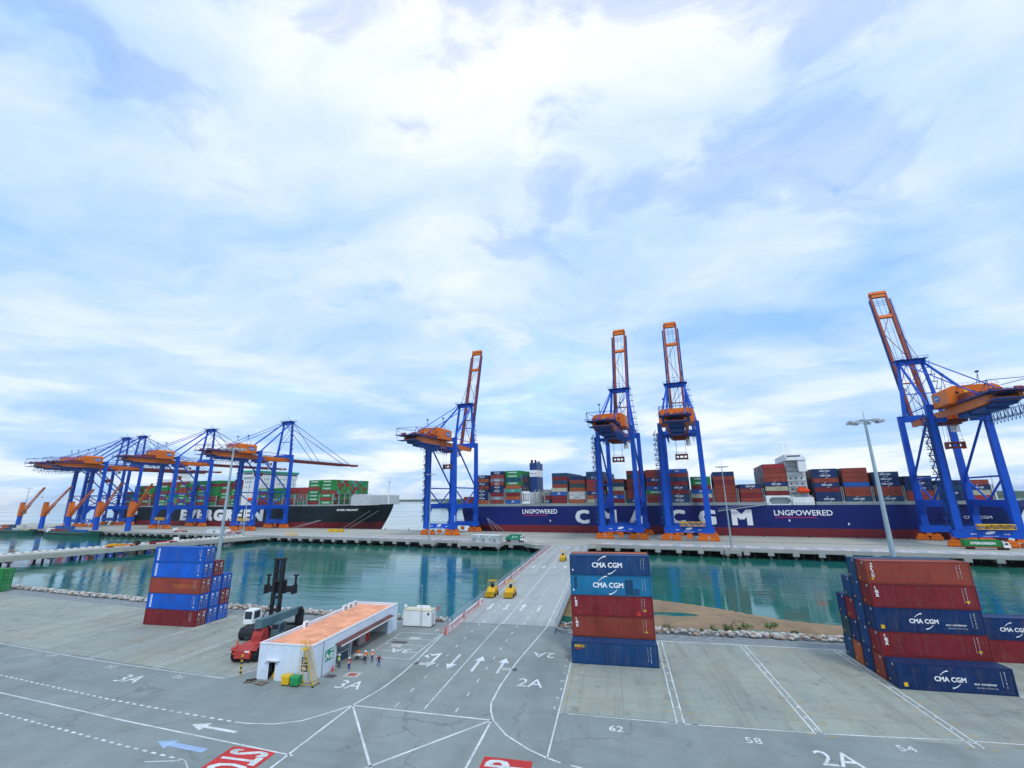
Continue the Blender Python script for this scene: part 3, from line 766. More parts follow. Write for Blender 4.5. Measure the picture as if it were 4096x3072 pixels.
# ================================================================ CONTAINERS
CL, CW, CH = 12.192, 2.438, 2.896
_cc = {}
def cont_meshes(k, L=CL, H=CH):
    key = (k, L, H)
    if key in _cc: return _cc[key]
    W_ = CW
    # corrugated walls
    b = MB()
    def corr(n, x0, x1, f):
        st = (x1-x0)/n; pts = []
        for i in range(n): a = x0+i*st; pts += [(a, 0), (a+st*.28, 0), (a+st*.5, .036), (a+st*.78, .036)]
        pts.append((x1, 0)); z0, z1 = .17, H-.12
        vs = []
        for x, d_ in pts: vs += [f(x, d_, z0), f(x, d_, z1)]
        b.add(vs, [(2*i, 2*i+2, 2*i+3, 2*i+1) for i in range(len(pts)-1)])
    nL = int(L/.3)
    corr(nL, .16, L-.16, lambda x, d_, z: (x, .03+d_, z))
    corr(nL, .16, L-.16, lambda x, d_, z: (x, W_-.03-d_, z))
    corr(8, .15, W_-.15, lambda y, d_, z: (.03+d_, y, z))
    # ribbed roof
    n = int(L/.6); st = (L-.3)/n; vs = []; fs = []
    for i in range(n):
        x = .15+i*st
        for xx, zz in ((x, H-.05), (x+st*.35, H-.05), (x+st*.5, H-.02), (x+st*.85, H-.02)): vs += [(xx, .08, zz), (xx, W_-.08, zz)]
    vs += [(L-.15, .08, H-.05), (L-.15, W_-.08, H-.05)]
    b.add(vs, [(2*i, 2*i+2, 2*i+3, 2*i+1) for i in range(len(vs)//2-1)])
    b.box((.1, .06, .1), (L-.1, W_-.06, .16))
    body = b.mesh('body', CM[k])
    f = MB(); p = .16
    for x in (0, L-p):
        for y in (0, W_-p): f.box((x, y, .118), (x+p, y+p, H-.118))
        f.box((x+.01, p, .01), (x+p-.01, W_-p, .17)); f.box((x+.01, p, H-.13), (x+p-.01, W_-p, H-.01))
    for y in (0, W_-p):
        f.box((p, y+.01, .01), (L-p, y+p-.05, .16)); f.box((p, y+.01, H-.11), (L-p, y+p-.05, H-.01))
    frame = f.mesh('frame', CMF[k])
    cc = MB(); cc.box((0, 0, 0), (.178, .162, .118))
    cast = cc.mesh('corner_casting', CMF[k])
    d_ = MB(); d_.box((-.06, .01, .15), (0, 1.04, H-.14))
    for zz in (.55, 1.1, 1.65, 2.2): d_.box((0, .05, zz), (.018, 1.0, zz+.10))
    door = d_.mesh('door', CM[k])
    r_ = MB()
    r_.tube((.05, 0, .18), (.05, 0, H-.17), .028, 6); r_.box((.03, -.30, 1.15), (.075, .02, 1.21))
    for zz in (.3, H*.5, H-.35): r_.box((0, -.06, zz), (.075, .06, zz+.09))
    rod = r_.mesh('lock_rod', M_grey)
    _cc[key] = (body, frame, cast, door, rod)
    return _cc[key]

def swoosh(mat, flip):
    """one of the two curved strokes over and under the carrier's name, unit width 1 (letters are .165 high)"""
    b = MB(); n = 9; vs = []
    for i in range(n):
        f = i/(n-1); x = .20+.28*f; y = .205+.155*math.sin(f*math.pi/2)**.9; th = .004+.034*f**.8
        for sg in (-1, 1):
            px_, py_ = x-sg*.006, y+sg*th/2
            if flip: px_, py_ = 1-px_, .165-py_
            vs.append((px_, py_, .012))
    b.add(vs, [(2*i, 2*i+2, 2*i+3, 2*i+1) for i in range(n-1)])
    return b.mesh('swoosh', mat)
SWOOSH = [swoosh(M_letter, 0), swoosh(M_letter, 1)]

def codes(o, x, z, ht, mat=None, y=-.004, w_=.11):
    mat = mat or M_greyl
    """small stacked code blocks near a container's end"""
    b = MB(); r_ = random.Random(int(x*91+z*7+o.location.x))
    zz = z
    while zz > z-ht:
        h_ = r_.uniform(.06, .2); b.box((x+r_.uniform(0, .04), y, zz-h_), (x+w_, y+.035, zz)); zz -= h_+r_.uniform(.05, .2)
    b.box((x-.34, y, z-ht*.95), (x-.31, y+.035, z))
    return b.build('code_marking', mat, o)

def container(k, x, y, z, label, group=None, L=CL, H=CH, deco=None, simple_doors=False, name='shipping_container'):
    o = thing(name, label, 'container', (x, y, z), 0, group)
    body, frame, cast, door, rod = cont_meshes(k, L, H)
    link('body', body, o); link('frame', frame, o)
    for cx in (0, L-.178):
        for cy in (0, CW-.162):
            for cz in (0, H-.118): link('corner_casting', cast, o, loc=(cx, cy, cz))
    for i in (0, 1):
        dd = link('door', door, o, loc=(L-.015, .16+i*1.06, 0))
        for q in (.3, .78): link('lock_rod', rod, dd, loc=(.012, q, 0))
    if deco: deco(o)
    return o
# ---- decorations
M_tex = M_letter
def stacked(o, s, x, ztop, w_, h, gap, mat=M_letter, y=-.002, bold=.02):
    for i, ch in enumerate(s):
        if ch != ' ': text_obj('lettering', o, ch, (x, y+.036, ztop-(i+1)*h-i*gap), w_*(.45 if ch in 'It' else 1), h, mat, bold=bold, ext=.04)
def d_tex(o): stacked(o, 'tex', .55, 2.62, .42, .40, .06); codes(o, 10.9, 2.6, 1.9); d_label(o, 10.75, .85, .42, .20)
def d_triton(o): stacked(o, 'TRITON', .62, 2.62, .34, .25, .05, bold=.03); codes(o, 10.9, 2.5, 1.7); d_label(o, .55, .55, .26, .24)
def d_label(o, x, z, w_, h, mat=None):
    b = MB(); b.box((x, -.006, z), (x+w_, .032, z+h)); return b.build('placard', mat or M_yellow, o)
def d_cma(x0, w_, eco=False, z=1.12):
    def f(o):
        text_obj('lettering', o, 'CMA CGM', (x0, .036, z), w_, w_*.165, M_letter, bold=.035, ext=.04)
        for sw in SWOOSH: s_ = link('logo_stroke', sw, o, loc=(x0, .0, z), rot=FRONT); s_.scale = (w_, w_, 1)
        codes(o, 11.2, 2.5, 1.7)
        if eco:
            text_obj('lettering', o, 'eco container', (x0+w_+.75, .036, .95), 2.3, .26, M_letter, bold=.01, ext=.04)
            text_obj('lettering', o, 'bamboo flooring', (x0+w_+.95, .036, .55), 2.1, .22, M_greyl, ext=.04)
            d_label(o, .55, .35, .42, .44)
        else: d_label(o, .35, .6, .2, .24, M_white)
    return f
def d_seaco(o):
    text_obj('lettering', o, 'seaco', (.45, .036, 2.15), 1.45, .38, M_yellow, bold=.03, ext=.04)
    b = MB(); b.box((.5, -.004, 1.93), (1.4, .032, 2.03)); b.build('red_underline', M_red, o); codes(o, 11.1, 2.6, 2.0)
def d_codes(o): codes(o, 10.9, 2.4, 1.6)
def d_bluebox(o):
    b = MB(); b.box((.75, -.006, .35), (1.12, .032, 2.62)); b.build('name_panel', M_letter, o)
    for i in range(6): b = MB(); b.box((.83, -.02, 2.32-i*.34), (1.03, -.007, 2.50-i*.34)); b.build('panel_glyph', pm('panel_blue_letter', (.01, .10, .45), .5), o)
    codes(o, 11.1, 2.5, 1.3, w_=.18); d_label(o, 11.1, .45, .3, .26, M_greyl)
    for (yy, zz, w_, h_, m_) in ((.45, 2.15, .42, .32, M_letter), (.52, 1.62, .28, .22, M_yellow), (1.55, 2.3, .5, .14, M_letter), (1.6, 1.8, .34, .26, M_greyl)):
        q = MB(); q.box((CL+.0, yy, zz), (CL+.028, yy+w_, zz+h_)); q.build('door_placard', m_, o)
def d_redbox(o):
    codes(o, 11.0, 2.5, 1.6, M_greyl)
    for (yy, zz, w_, h_, m_) in ((.45, 2.0, .36, .2, M_letter), (1.5, 2.2, .55, .14, M_letter), (1.5, 1.6, .5, .3, M_greyl), (.5, 1.1, .26, .22, M_yellow)):
        q = MB(); q.box((CL+.0, yy, zz), (CL+.028, yy+w_, zz+h_)); q.build('door_placard', m_, o)
def d_endtag(o):
    for (yy, zz, s_, m_) in ((1.75, .42, .22, M_yellow), (.5, 2.45, .3, M_greyl)):
        q = MB(); q.box((-.012, yy, zz), (.028, yy+s_, zz+s_*.9)); q.build('end_placard', m_, o)
def both(*fs): return lambda o: [f(o) for f in fs]

# ---- middle stack
MX = -6.85
container('H', MX, 72.62, 0, 'blue container with orange lettering alone on the ground before the tall stack', deco=d_seaco)
G5 = 'five high stack beside the bridge'
for t, (k, lab, dc) in enumerate((('D', 'slate blue container at the foot of five high stack, hidden by the one in front', None),
        ('R', 'rust red container on second tier of the stack beside bridge, plain white vertical letters', d_tex),
        ('M', 'dark maroon container on third tier beside the bridge with red arrow mark', d_tex),
        ('L', 'faded patched turquoise container with white curved logo in stack beside bridge', d_cma(3.45, 4.6)),
        ('H', 'dark blue container with white curved logo topping the stack beside bridge', d_cma(3.45, 4.6)))):
    o = container(k, MX, 75.22, CH*t, lab, deco=dc)
    if k == 'M': b = MB(); b.prism([(9.75, .25), (10.3, .25), (10.3, .62), (10.12, .62), (10.02, 1.0), (9.92, .62), (9.75, .62)], -.006, .03, ax='y'); b.build('red_mark', M_red, o)
    if k == 'L':
        for (x0, z0, x1, z1) in ((8.3, .2, 9.5, 2.3), (9.6, .2, 10.4, 1.1), (.6, .9, 1.0, 2.6)):
            b = MB(); b.box((x0, .022, z0), (x1, .028, z1)); b.build('paint_patch', CM['D'], o)
for t in range(5):
    container('O' if t == 4 else 'MDRN'[t], MX+.05, 77.82, CH*t, ('orange container at the top, behind the dark blue one beside bridge' if t == 4 else 'container in the rear row behind the bridge side stack, %s tier' % ('ground', 'second', 'third', 'fourth')[t]))
# ---- right stack, five rows deep
RX = 33.5
TN = ('ground', 'second', 'third', 'fourth', 'top')
container('N', RX+.05, 70.75, 0, 'navy container with white curved logo alone on the ground at the right stack', deco=both(d_cma(3.9, 3.3, True), d_endtag))
rows = {73.35: [('R', None), ('M', d_tex), ('N', d_cma(3.9, 3.3, True)), ('M', d_tex), ('R', d_triton)],
        75.95: [('N', None), ('H', None), ('H', None), ('H', None), ('D', None)],
        78.55: [('O', None), ('N', None), ('M', None), ('H', None)],
        81.15: [('D', None), ('K', None), ('N', None)]}
rowname = {73.35: 'front tall row', 75.95: 'second row', 78.55: 'third row', 81.15: 'rear row'}
for y, tiers in rows.items():
    for t, (k, dc) in enumerate(tiers):
        nm = {d_tex: ' with small white upright letters', d_triton: ' with upright white name'}.get(dc, ' with white curved logo' if dc else '')
        container(k, RX + (t % 2)*.06, y, CH*t, '%s container%s, %s tier, %s of the right stack' % (CNAME[k], nm, TN[t], rowname[y]), deco=both(*( [dc] if dc else []), d_endtag))
# next block, cut by the frame edge
for (k, x, y, t, lab, dc) in (('M', 48.2, 86.2-2.9, 0, 'maroon container on the ground between right stack and frame side block', None),
        ('N', 48.2, 86.2-2.9, 1, 'navy container with white curved logo standing beyond the right stack', d_cma(5.4, 3.3, True)),
        ('H', 63.2, 84.0, 0, 'deep blue container at the foot of the farther two block', None), ('H', 63.2, 84.0, 1, 'deep blue container on second tier of the farther block', None),
        ('N', 63.2, 84.0, 2, 'navy container topping the farther block by the water', None)):
    container(k, x, y, CH*t, lab, deco=dc)
# ---- left stack with doors towards the road
LX, LY = -91.95, 79.15
lrows = [('front', ['M', 'V', 'R', 'V', 'V']), ('middle', ['V', 'V', 'V', 'M']), ('rear', ['V', 'M', 'V'])]
for r_, (rn, ks) in enumerate(lrows):
    for t, k in enumerate(ks):
        o = container(k, LX, LY+r_*2.56, CH*t, '%s container, %s tier, %s row of the stack before the stacker truck' % (CNAME[k], TN[t], rn), deco=d_bluebox if k == 'V' else d_redbox)
        if k == 'R' and r_ == 0:
            b = MB(); b.box((5.6, .022, 1.0), (10.6, .028, 1.75)); b.build('paint_patch', CM['O'], o)
# green box at the far left
for t, nm in enumerate(('ground', 'top')):
    container('G', -178.2, 99.6, CH*t, 'green container, %s tier, by the water near the trestle' % nm)
# ================================================================ SHIP-TO-SHORE CRANES
VL, VS = 34.0, 66.0
ellipse_logo = None
def ellipse(w_, h, mat, n=28, th=.05):
    b = MB(); b.prism([(w_/2*math.cos(2*math.pi*i/n), h/2*math.sin(2*math.pi*i/n)+.18*w_/2*math.cos(2*math.pi*i/n)) for i in range(n)], -th, th, ax='y')
    return b.mesh('logo_ellipse', mat)
M_logoblue = pm('logo_blue', (.01, .16, .52), .5)
def make_crane(up):
    o = thing('ship_to_shore_crane', 'x', 'crane', (0, 0, 0), TH)
    K = lambda b, n, m=M_blue, p=o: b.build(n, m, p)
    B1 = MB
    # bogies and wheels
    wheel = B1().lathe([(.42, -.28), (.42, .28)], 12, ax='y').mesh('wheel', M_orange2)
    bg_ = B1()
    bg_.prism([(-2.75, .45), (-2.75, 1.1), (-2.2, 1.65), (-1.0, 1.7), (-.5, 1.95), (.5, 1.95), (1.0, 1.7), (2.2, 1.65), (2.75, 1.1), (2.75, .45), (2.3, .3), (-2.3, .3)], -.6, .6, ax='y')
    for x in (-2.05, -.7, .7, 2.05): bg_.lathe([(.5, -.7), (.6, -.6), (.6, .6), (.5, .7)], 10, ax='y', o=(x, 0, .62))
    bgm = bg_.mesh('bogie', M_orange)
    eq = B1(); eq.prism([(-4.8, 1.9), (-4.4, 2.9), (-3.4, 3.35), (-2.3, 3.0), (-1.3, 2.7), (-.9, 3.75), (.9, 3.75), (1.3, 2.7), (2.3, 3.0), (3.4, 3.35), (4.4, 2.9), (4.8, 1.9), (2.0, 1.9), (.7, 2.2), (-.7, 2.2), (-2.0, 1.9)], -.85, .85, ax='y')
    eqm = eq.mesh('equaliser_beam', M_orange)
    for v in (VL, VS):
        for cx in (-9.4, 9.4):
            link('equaliser_beam', eqm, o, loc=(cx, v, 0))
            for dx in (-2.85, 2.85):
                q = link('bogie', bgm, o, loc=(cx+dx*1.0, v, .0)); q.scale = (.93, 1.15, 1.15)
                for x in (-2.05, -.7, .7, 2.05): link('wheel', wheel, q, loc=(x, 0, .43))
        b = B1(); b.prism([(-12.6, 4.1), (-11.2, 3.75), (-8, 3.75), (-7, 4.1), (7, 4.1), (8, 3.75), (11.2, 3.75), (12.6, 4.1), (12.6, 7.2), (-12.6, 7.2)], v-1.1, v+1.1, ax='y'); K(b, 'sill_beam')
        b = B1()
        for x in [i*1.75-10.5 for i in range(13)]: b.tube((x, v-1.15, 7.2), (x, v-1.15, 8.4), .06, 4)
        b.tube((-10.5, v-1.15, 8.4), (10.5, v-1.15, 8.4), .06, 4); b.tube((-10.5, v-1.15, 7.8), (10.5, v-1.15, 7.8), .05, 4)
        K(b, 'sill_railing', M_blued)
        b = B1(); b.box((-1.3, v-1.25, 1.2), (1.3, v-.3, 3.6)); K(b, 'rail_clamp', M_orange)
    # legs
    for x in (-10.2, 10.2):
        for v in (VL, VS):
            b = B1(); b.beam((x, v, 7.2), (x, v, 22), 3.0, 2.6, up=(0, 1, 0), w2=2.7, h2=2.5); b.beam((x, v, 22), (x*.985, v, 63.8 if v == VL else 63.2), 2.6, 2.4, up=(0, 1, 0), w2=2.3, h2=2.1)
            K(b, 'leg')
        # side frame
        b = B1(); b.box((x-1.1, VL+1.2, 16.6), (x+1.1, VS-1.2, 19.8))
        for v, s_ in ((VL+1.15, 1), (VS-1.15, -1)): b.prism([(v, 16.62), (v+s_*3.4, 16.62), (v, 12.0)], x-1.0, x+1.0, ax='x')
        K(b, 'portal_beam')
        b = B1(); b.tube((x, VL+1, 30.2), (x, VS-1, 30.2), .42, 8); K(b, 'tie')
        b = B1(); b.tube((x, VL+1.0, 59.5), (x, VS-1.0, 31), .55, 8); K(b, 'diagonal_brace')
        b = B1(); b.tube((x, VL+1.0, 29.6), (x, 49.5, 19.9), .42, 8); K(b, 'brace')
        b = B1(); b.tube((x, VS-1.0, 29.6), (x, 50.5, 19.9), .42, 8); K(b, 'brace')
        b = B1(); b.tube((x, VL, 63.2), (x, VS, 62.6), .28, 6); b.tube((x, VL, 64.2), (x, VS, 63.7), .07, 4); K(b, 'upper_tie')
    # upper cross beams
    b = B1(); b.box((-9.1, VS-1.2, 60.0), (9.1, VS+1.2, 63.3)); K(b, 'cross_beam')
    b = B1(); b.box((-9.1, VL-1.1, 61.3), (9.1, VL+1.1, 63.6)); K(b, 'cross_beam')
    b = B1(); b.box((-9.1, VL-.8, 55.2), (-4.2, VL+.8, 57.2)); b.box((4.2, VL-.8, 55.2), (9.1, VL+.8, 57.2)); K(b, 'bracket')
    # trolley girders
    for x in (-4.5, 4.5):
        b = B1(); b.prism([(-3, 58.6), (-3, 60.6), (6, 60.9), (67.5, 60.2), (67.5, 57.3), (12, 57.2), (2, 57.4)], x-.75, x+.75, ax='x'); K(b, 'girder', M_orange)
    for v in (-2, 10, 46, 58): b = B1(); b.box((-3.7, v-.5, 58), (3.7, v+.5, 59.6)); K(b, 'girder_tie', M_orange)
    # machinery house
    h = B1(); h.prism([(-9, 61.2), (9, 61.2), (9, 67.6), (6.8, 68.8), (-6.8, 68.8), (-9, 67.6)], 17, 31, ax='y'); hs = K(h, 'machinery_house', M_orange)
    for x in (-5.5, 0, 5.5):
        b = B1(); b.box((x-.6, 16.9, 65.2), (x+.6, 16.997, 66.2)); b.build('louvre', M_dark, hs)
    b = B1(); b.box((-3.3, 16.6, 64.0), (-2.0, 16.99, 66.8)); b.build('hoist_hatch', M_yellow, hs)
    b = B1(); b.box((5.3, 16.85, 61.4), (6.3, 16.99, 63.7)); b.build('door', M_blued, hs)
    lg = ellipse(5.4, 3.0, M_logoblue)
    for sx in (-1, 1):
        q = link('logo_ellipse', lg, hs, loc=(sx*9.03, 26.5, 65.0), rotz=R(90)); q.scale = (-sx, 1, 1)
        text_obj('lettering', hs, 'GEMALINK', (sx*9.09, 26.5-sx*2.2, 64.6), 4.3, .8, M_letter, rot=(R(90), 0, R(90)*sx), bold=.02, ext=.03)
    b = B1()
    for i in range(10): b.tube((-8.7+i*1.93, 17.2, 68.2), (-8.7+i*1.93, 17.2, 69.9), .05, 4)
    for sx in (-8.8, 8.8): b.tube((sx, 17.2, 69.2), (sx, 30.8, 69.2), .05, 4)
    b.tube((-8.7, 17.2, 69.8), (8.7, 17.2, 69.8), .05, 4); K(b, 'roof_railing', M_blued)
    # rear machinery platform with its railings and rope gear
    b = B1(); b.box((-7.5, -9, 60.95), (7.5, -2.2, 61.2)); b.box((-6.6, -2.2, 60.95), (6.6, 17, 61.15)); b.box((-6, -8.6, 57.9), (6, -3.6, 58.2)); K(b, 'rear_platform', M_blued)
    for (x0, x1, v0, v1, z1) in ((-5.6, -.4, 11, 16.9, 64.6), (.6, 5.6, 12, 16.9, 64.0), (-3.4, 3.2, 4.5, 9, 63.4), (-2.6, 3, -2, 1.8, 62.8)):
        b = B1(); b.box((x0, v0, 61.16), (x1, v1, z1)); b.box((x0+.8, v0-.4, 61.6), (x1-.8, v0, z1-1)); K(b, 'drive_unit', M_orange2)
    b = B1()
    for x in (-6.6, 6.6):
        for v in range(-9, 18, 3): b.tube((x, v, 60.6), (x, v, 61.9), .06, 4)
        b.tube((x, -9, 61.9), (x, 17, 61.9), .07, 4); b.tube((x, -9, 61.2), (x, 17, 61.2), .06, 4)
    for i in range(9): b.tube((-8+i*2, -9, 60.6), (-8+i*2, -9, 61.9), .06, 4)
    b.tube((-8, -9, 61.9), (8, -9, 61.9), .07, 4)
    for x in (-7, 7):
        b.tube((x, -8.5, 60.6), (x, -8.5, 65.5), .14, 5); b.tube((x, -8.5, 65.5), (x, 12, 66.8), .14, 5); b.tube((x, -8.5, 65.5), (x, -1, 61), .12, 5)
    b.tube((-7, -8.5, 65.5), (7, -8.5, 65.5), .14, 5)
    for x in (-6, 6): b.tube((x, -8.6, 58), (x, -9, 60.2), .1, 4); b.tube((x, -3, 58), (x, 2, 60), .1, 4)
    K(b, 'platform_railing', M_blued)
    for (x, v) in ((-3.4, -6), (3.2, -5), (0, 3), (-4.5, 9), (4.2, 11)):
        b = B1(); b.box((x-1.2, v-1.1, 60.6), (x+1.2, v+1.1, 62.3)); b.tube((x-1.1, v, 62.3), (x+1.1, v, 62.3), .7, 8); K(b, 'rope_sheave_block', M_orange2)
    b = B1(); b.box((-3.6, 4, 55.6), (3.6, 15, 57.6)); b.box((-3.6, -2, 56.6), (3.6, 3, 58.2)); b.box((-3.4, 17, 55.2), (3.4, 26, 57.4)); K(b, 'cable_reel_gear', M_blued)
    # festoon rack and cable loops
    b = B1()
    for x in (6.6, 8.4):
        b.tube((x, -7, 53.6), (x, 28, 53.6), .12, 5); b.tube((x, -7, 56.6), (x, 30, 56.6), .12, 5)
        for v in range(-7, 29, 5): b.tube((x, v, 53.6), (x, v, 58.2), .09, 4); b.tube((x, v, 53.6), (x, v+5, 56.6), .07, 4)
    for v in range(-7, 29, 5): b.tube((6.6, v, 53.6), (8.4, v, 53.6), .08, 4)
    K(b, 'festoon_rack', M_blued)
    b = B1()
    for i in range(13):
        v0 = -4+i*2.5; pts = [(7.4, v0+2.5*t/6, 56.3-4.6*math.sin(math.pi*t/6)) for t in range(7)]
        for p_, q_ in zip(pts, pts[1:]): b.tube(p_, q_, .12, 4, caps=False)
    K(b, 'festoon_cable', M_blued); b = B1()
    for i in range(7):
        v0 = 30+i*3.2; pts = [(-6.4, v0+3.2*t/6, 57.2-3.6*math.sin(math.pi*t/6)) for t in range(7)]
        for p_, q_ in zip(pts, pts[1:]): b.tube(p_, q_, .10, 4, caps=False)
    K(b, 'festoon_cable', M_blued)
    # operator cabin and trolley under the girders
    b = B1(); b.box((-5.2, 38, 55.6), (5.2, 47, 57.1)); b.box((-3.4, 39.5, 54.6), (3.4, 45.5, 55.6)); K(b, 'trolley', M_orange2)
    b = B1(); b.prism([(47.2, 51.6), (50.2, 52.2), (50.4, 55.4), (47.2, 55.4)], 3.0, 5.4, ax='x'); cb = K(b, 'operator_cabin', M_white)
    b = B1(); b.box((2.96, 47.8, 52.8), (2.995, 49.9, 54.9)); b.box((5.405, 47.8, 52.8), (5.44, 49.9, 54.9)); b.build('window', M_glass, cb)
    # spreader on its ropes
    b = B1()
    for x in (-2.6, 2.6):
        for v in (40.8, 44.2): b.tube((x, v, 46.6), (x*.9, v, 55), .07, 4)
    K(b, 'hoist_rope', M_rope)
    b = B1(); b.box((-3.2, 40.6, 45.6), (3.2, 44.4, 46.4)); b.box((-3.3, 41.4, 43.4), (3.3, 43.6, 44.3))
    for x in (-3.1, 3.1): b.box((x-.35, 41.2, 43.2), (x+.35, 43.8, 46.5))
    for x in (-1.2, 1.2): b.tube((x, 42.5, 44.2), (x, 42.5, 45.7), .35, 6)
    sp = K(b, 'spreader', M_orange2)
    b = B1()
    for i in range(6): b.tube((-2.8+i*1.12, 40.7, 46.4), (-2.8+i*1.12, 40.7, 47.4), .06, 4)
    b.tube((-2.8, 40.7, 47.4), (2.8, 40.7, 47.4), .06, 4); b.build('guard_rail', M_rope, sp)
    # A-frame
    AX, AV, AZ = 5.2, 67.0, 92.0
    for sx in (-1, 1):
        b = B1(); b.beam((sx*8.0, 66, 63.2), (sx*AX, AV, AZ), 1.5, 1.5, up=(0, 1, 0), w2=1.2, h2=1.2); K(b, 'mast_leg')
        b = B1(); b.tube((sx*9.8, VL, 63.5), (sx*AX, AV-.8, AZ+.6), .62, 8); K(b, 'back_strut')
        b = B1(); b.tube((sx*4.5, 1.5, 61), (sx*AX*1.05, AV-1.2, AZ+1.4), .26, 6); K(b, 'back_stay')
        b = B1(); b.tube((sx*6.2, 24, 68.8), (sx*6.2, 24, 75.5), .12, 5); b.tube((sx*6.2, 27.5, 68.8), (sx*6.2, 24, 75), .1, 5)
        b.box((sx*6.2-.5, 23.4, 75.4), (sx*6.2+.5, 24.6, 76.2)); K(b, 'lamp_post', M_blued)
    b = B1(); b.box((-6.6, AV-1.2, AZ-.4), (6.6, AV+1.2, AZ+1.9)); K(b, 'apex_beam')
    b = B1(); b.box((-7.2, AV-3.6, AZ+1.9), (7.2, AV+3.4, AZ+2.1))
    for i in range(8):
        for v in (AV-3.6, AV+3.4): b.tube((-7.2+i*2.06, v, AZ+2.1), (-7.2+i*2.06, v, AZ+3.3), .06, 4)
    for v in (AV-3.6, AV+3.4): b.tube((-7.2, v, AZ+3.3), (7.2, v, AZ+3.3), .07, 4)
    for x in (-7.2, 7.2): b.tube((x, AV-3.6, AZ+3.3), (x, AV+3.4, AZ+3.3), .07, 4)
    for x in (-3, 3): b.tube((x, AV, AZ+1.9), (x, AV, AZ+3.2), .8, 8, r2=.6)
    b.tube((0, AV, AZ+2), (0, AV, AZ+6.5), .1, 4); b.tube((-3, AV, AZ+6.4), (1, AV, AZ+6.2), .09, 4)
    K(b, 'apex_platform', M_blued)
    b = B1(); b.tube((-6.6, 66.3, 75), (6.6, 66.3, 75), .3, 6); b.tube((-7.7, 66.2, 66), (5.9, 66.6, 84), .18, 5); b.tube((-6.7, 66.4, 75), (5.2, 66.8, 90), .18, 5); K(b, 'mast_brace')
    # stairs up the mast
    b = B1()
    for i in range(7):
        z = 65+i*4; x = 8.0-(z-63)*.096+1.4; b.box((x-.6, 65.2, z), (x+1.6, 67, z+.12)); b.tube((x+1.6, 65.3, z), (x+1.6, 65.3, z+1.2), .05, 4); b.tube((x-.2, 65.3, z+1.2), (x+1.6, 65.3, z+1.2), .05, 4); b.beam((x, 65.6, z), (x+1.2, 65.6, z+4), .5, .12)
    K(b, 'mast_stair', M_blued)
    # stair tower on a land leg
    b = B1(); SX = -12.2
    b.box((SX-.1, VL-1.3, 7.3), (SX+.1, VL-1.1, 58)); b.box((SX+.25, VL-1.35, 7.3), (-11.4, VL+.6, 58)); b.box((-11.75, VL-1.5, 7.3), (-11.62, VL+.9, 58))
    for i in range(18):
        z = 8.5+i*2.85
        b.box((SX-1.9, VL-1.1, z), (SX+.2, VL+.9, z+.28))
        for q in (-1.9, -.9): b.tube((SX+q, VL-1.1, z), (SX+q, VL-1.1, z+1.2), .1, 4)
        b.tube((SX-1.9, VL-1.1, z+1.2), (SX+.2, VL-1.1, z+1.2), .1, 4); b.tube((SX-1.9, VL-1.1, z+1.2), (SX-1.9, VL+.9, z+1.2), .1, 4)
        b.beam((SX-1.6 if i % 2 else SX-.2, VL-.2, z), (SX-.2 if i % 2 else SX-1.6, VL-.2, z+2.85), .8, .25)
    K(b, 'stair_tower', M_blued)
    b = B1()
    for i in range(16): b.box((-8.9, VL-1.32, 9+i*3.1), (-8.55, VL-1.25, 11.2+i*3.1))
    b.box((-9.0, VL-1.27, 8), (-8.45, VL-1.22, 58)); K(b, 'cable_tray', M_blued)
    # boom
    boom = bpy.data.objects.new('boom', None); boom.empty_display_size = .3; col.objects.link(boom); boom.parent = o; boom.location = (0, 68.2, 58.8)
    LB = 85.5 if up else 90.0
    if up: boom.rotation_euler = (R(77.5), 0, 0)
    for x in (-3.9, 3.9):
        b = B1(); b.prism([(0, -1.2), (0, 1.0), (70, 1.1), (LB, .5), (LB, -.4), (72, -1.2)], x-.62, x+.62, ax='x'); b.build('boom_beam', M_orange2, boom)
    b = B1()
    for v in (LB-16.5, LB-1.4): b.box((-3.3, v-.9, -.7), (3.3, v+.9, .9))
    b.box((-4.2, LB-.2, -.9), (4.2, LB+1.5, 1.3)); b.box((-3.3, 2, -.4), (3.3, 3, .5)); b.box((-3.3, 24, -.3), (3.3, 24.6, .3))
    b.build('boom_tie', M_orange, boom)
    b = B1()
    for i, v in enumerate((6, 24, 41, 57)):
        b.tube((-3.4 if i % 2 else 3.4, v, .2), (3.4 if i % 2 else -3.4, v+16.5, .2), .2, 5)
    b.build('boom_lacing', M_orange2, boom)
    b = B1(); b.tube((-1.2, 3, .3), (-1.2, LB, .5), .12, 4); b.tube((1.4, 3, .3), (1.4, LB, .5), .12, 4)
    for i in range(3): b.tube((-3, LB-8+i*1.4, .3), (3, LB-8+i*1.4, .3), .16, 4)
    b.build('boom_rope', M_rope, boom)
    b = B1()
    for sx in (-1, 1):
        b.box((sx*5.1-.45, 2, .1), (sx*5.1+.45, LB-4, .2))
        for v in range(3, 81, 6): b.tube((sx*5.5, v, .2), (sx*5.5, v, 1.4), .05, 4)
        b.tube((sx*5.5, 3, 1.4), (sx*5.5, LB-4, 1.4), .06, 4)
    b.tube((-2.5, LB, 1), (-2.5, LB, 4), .08, 4); b.tube((4.2, 74, 1), (4.2, 74, 3.5), .08, 4)
    b.build('boom_walkway', M_blued, boom)
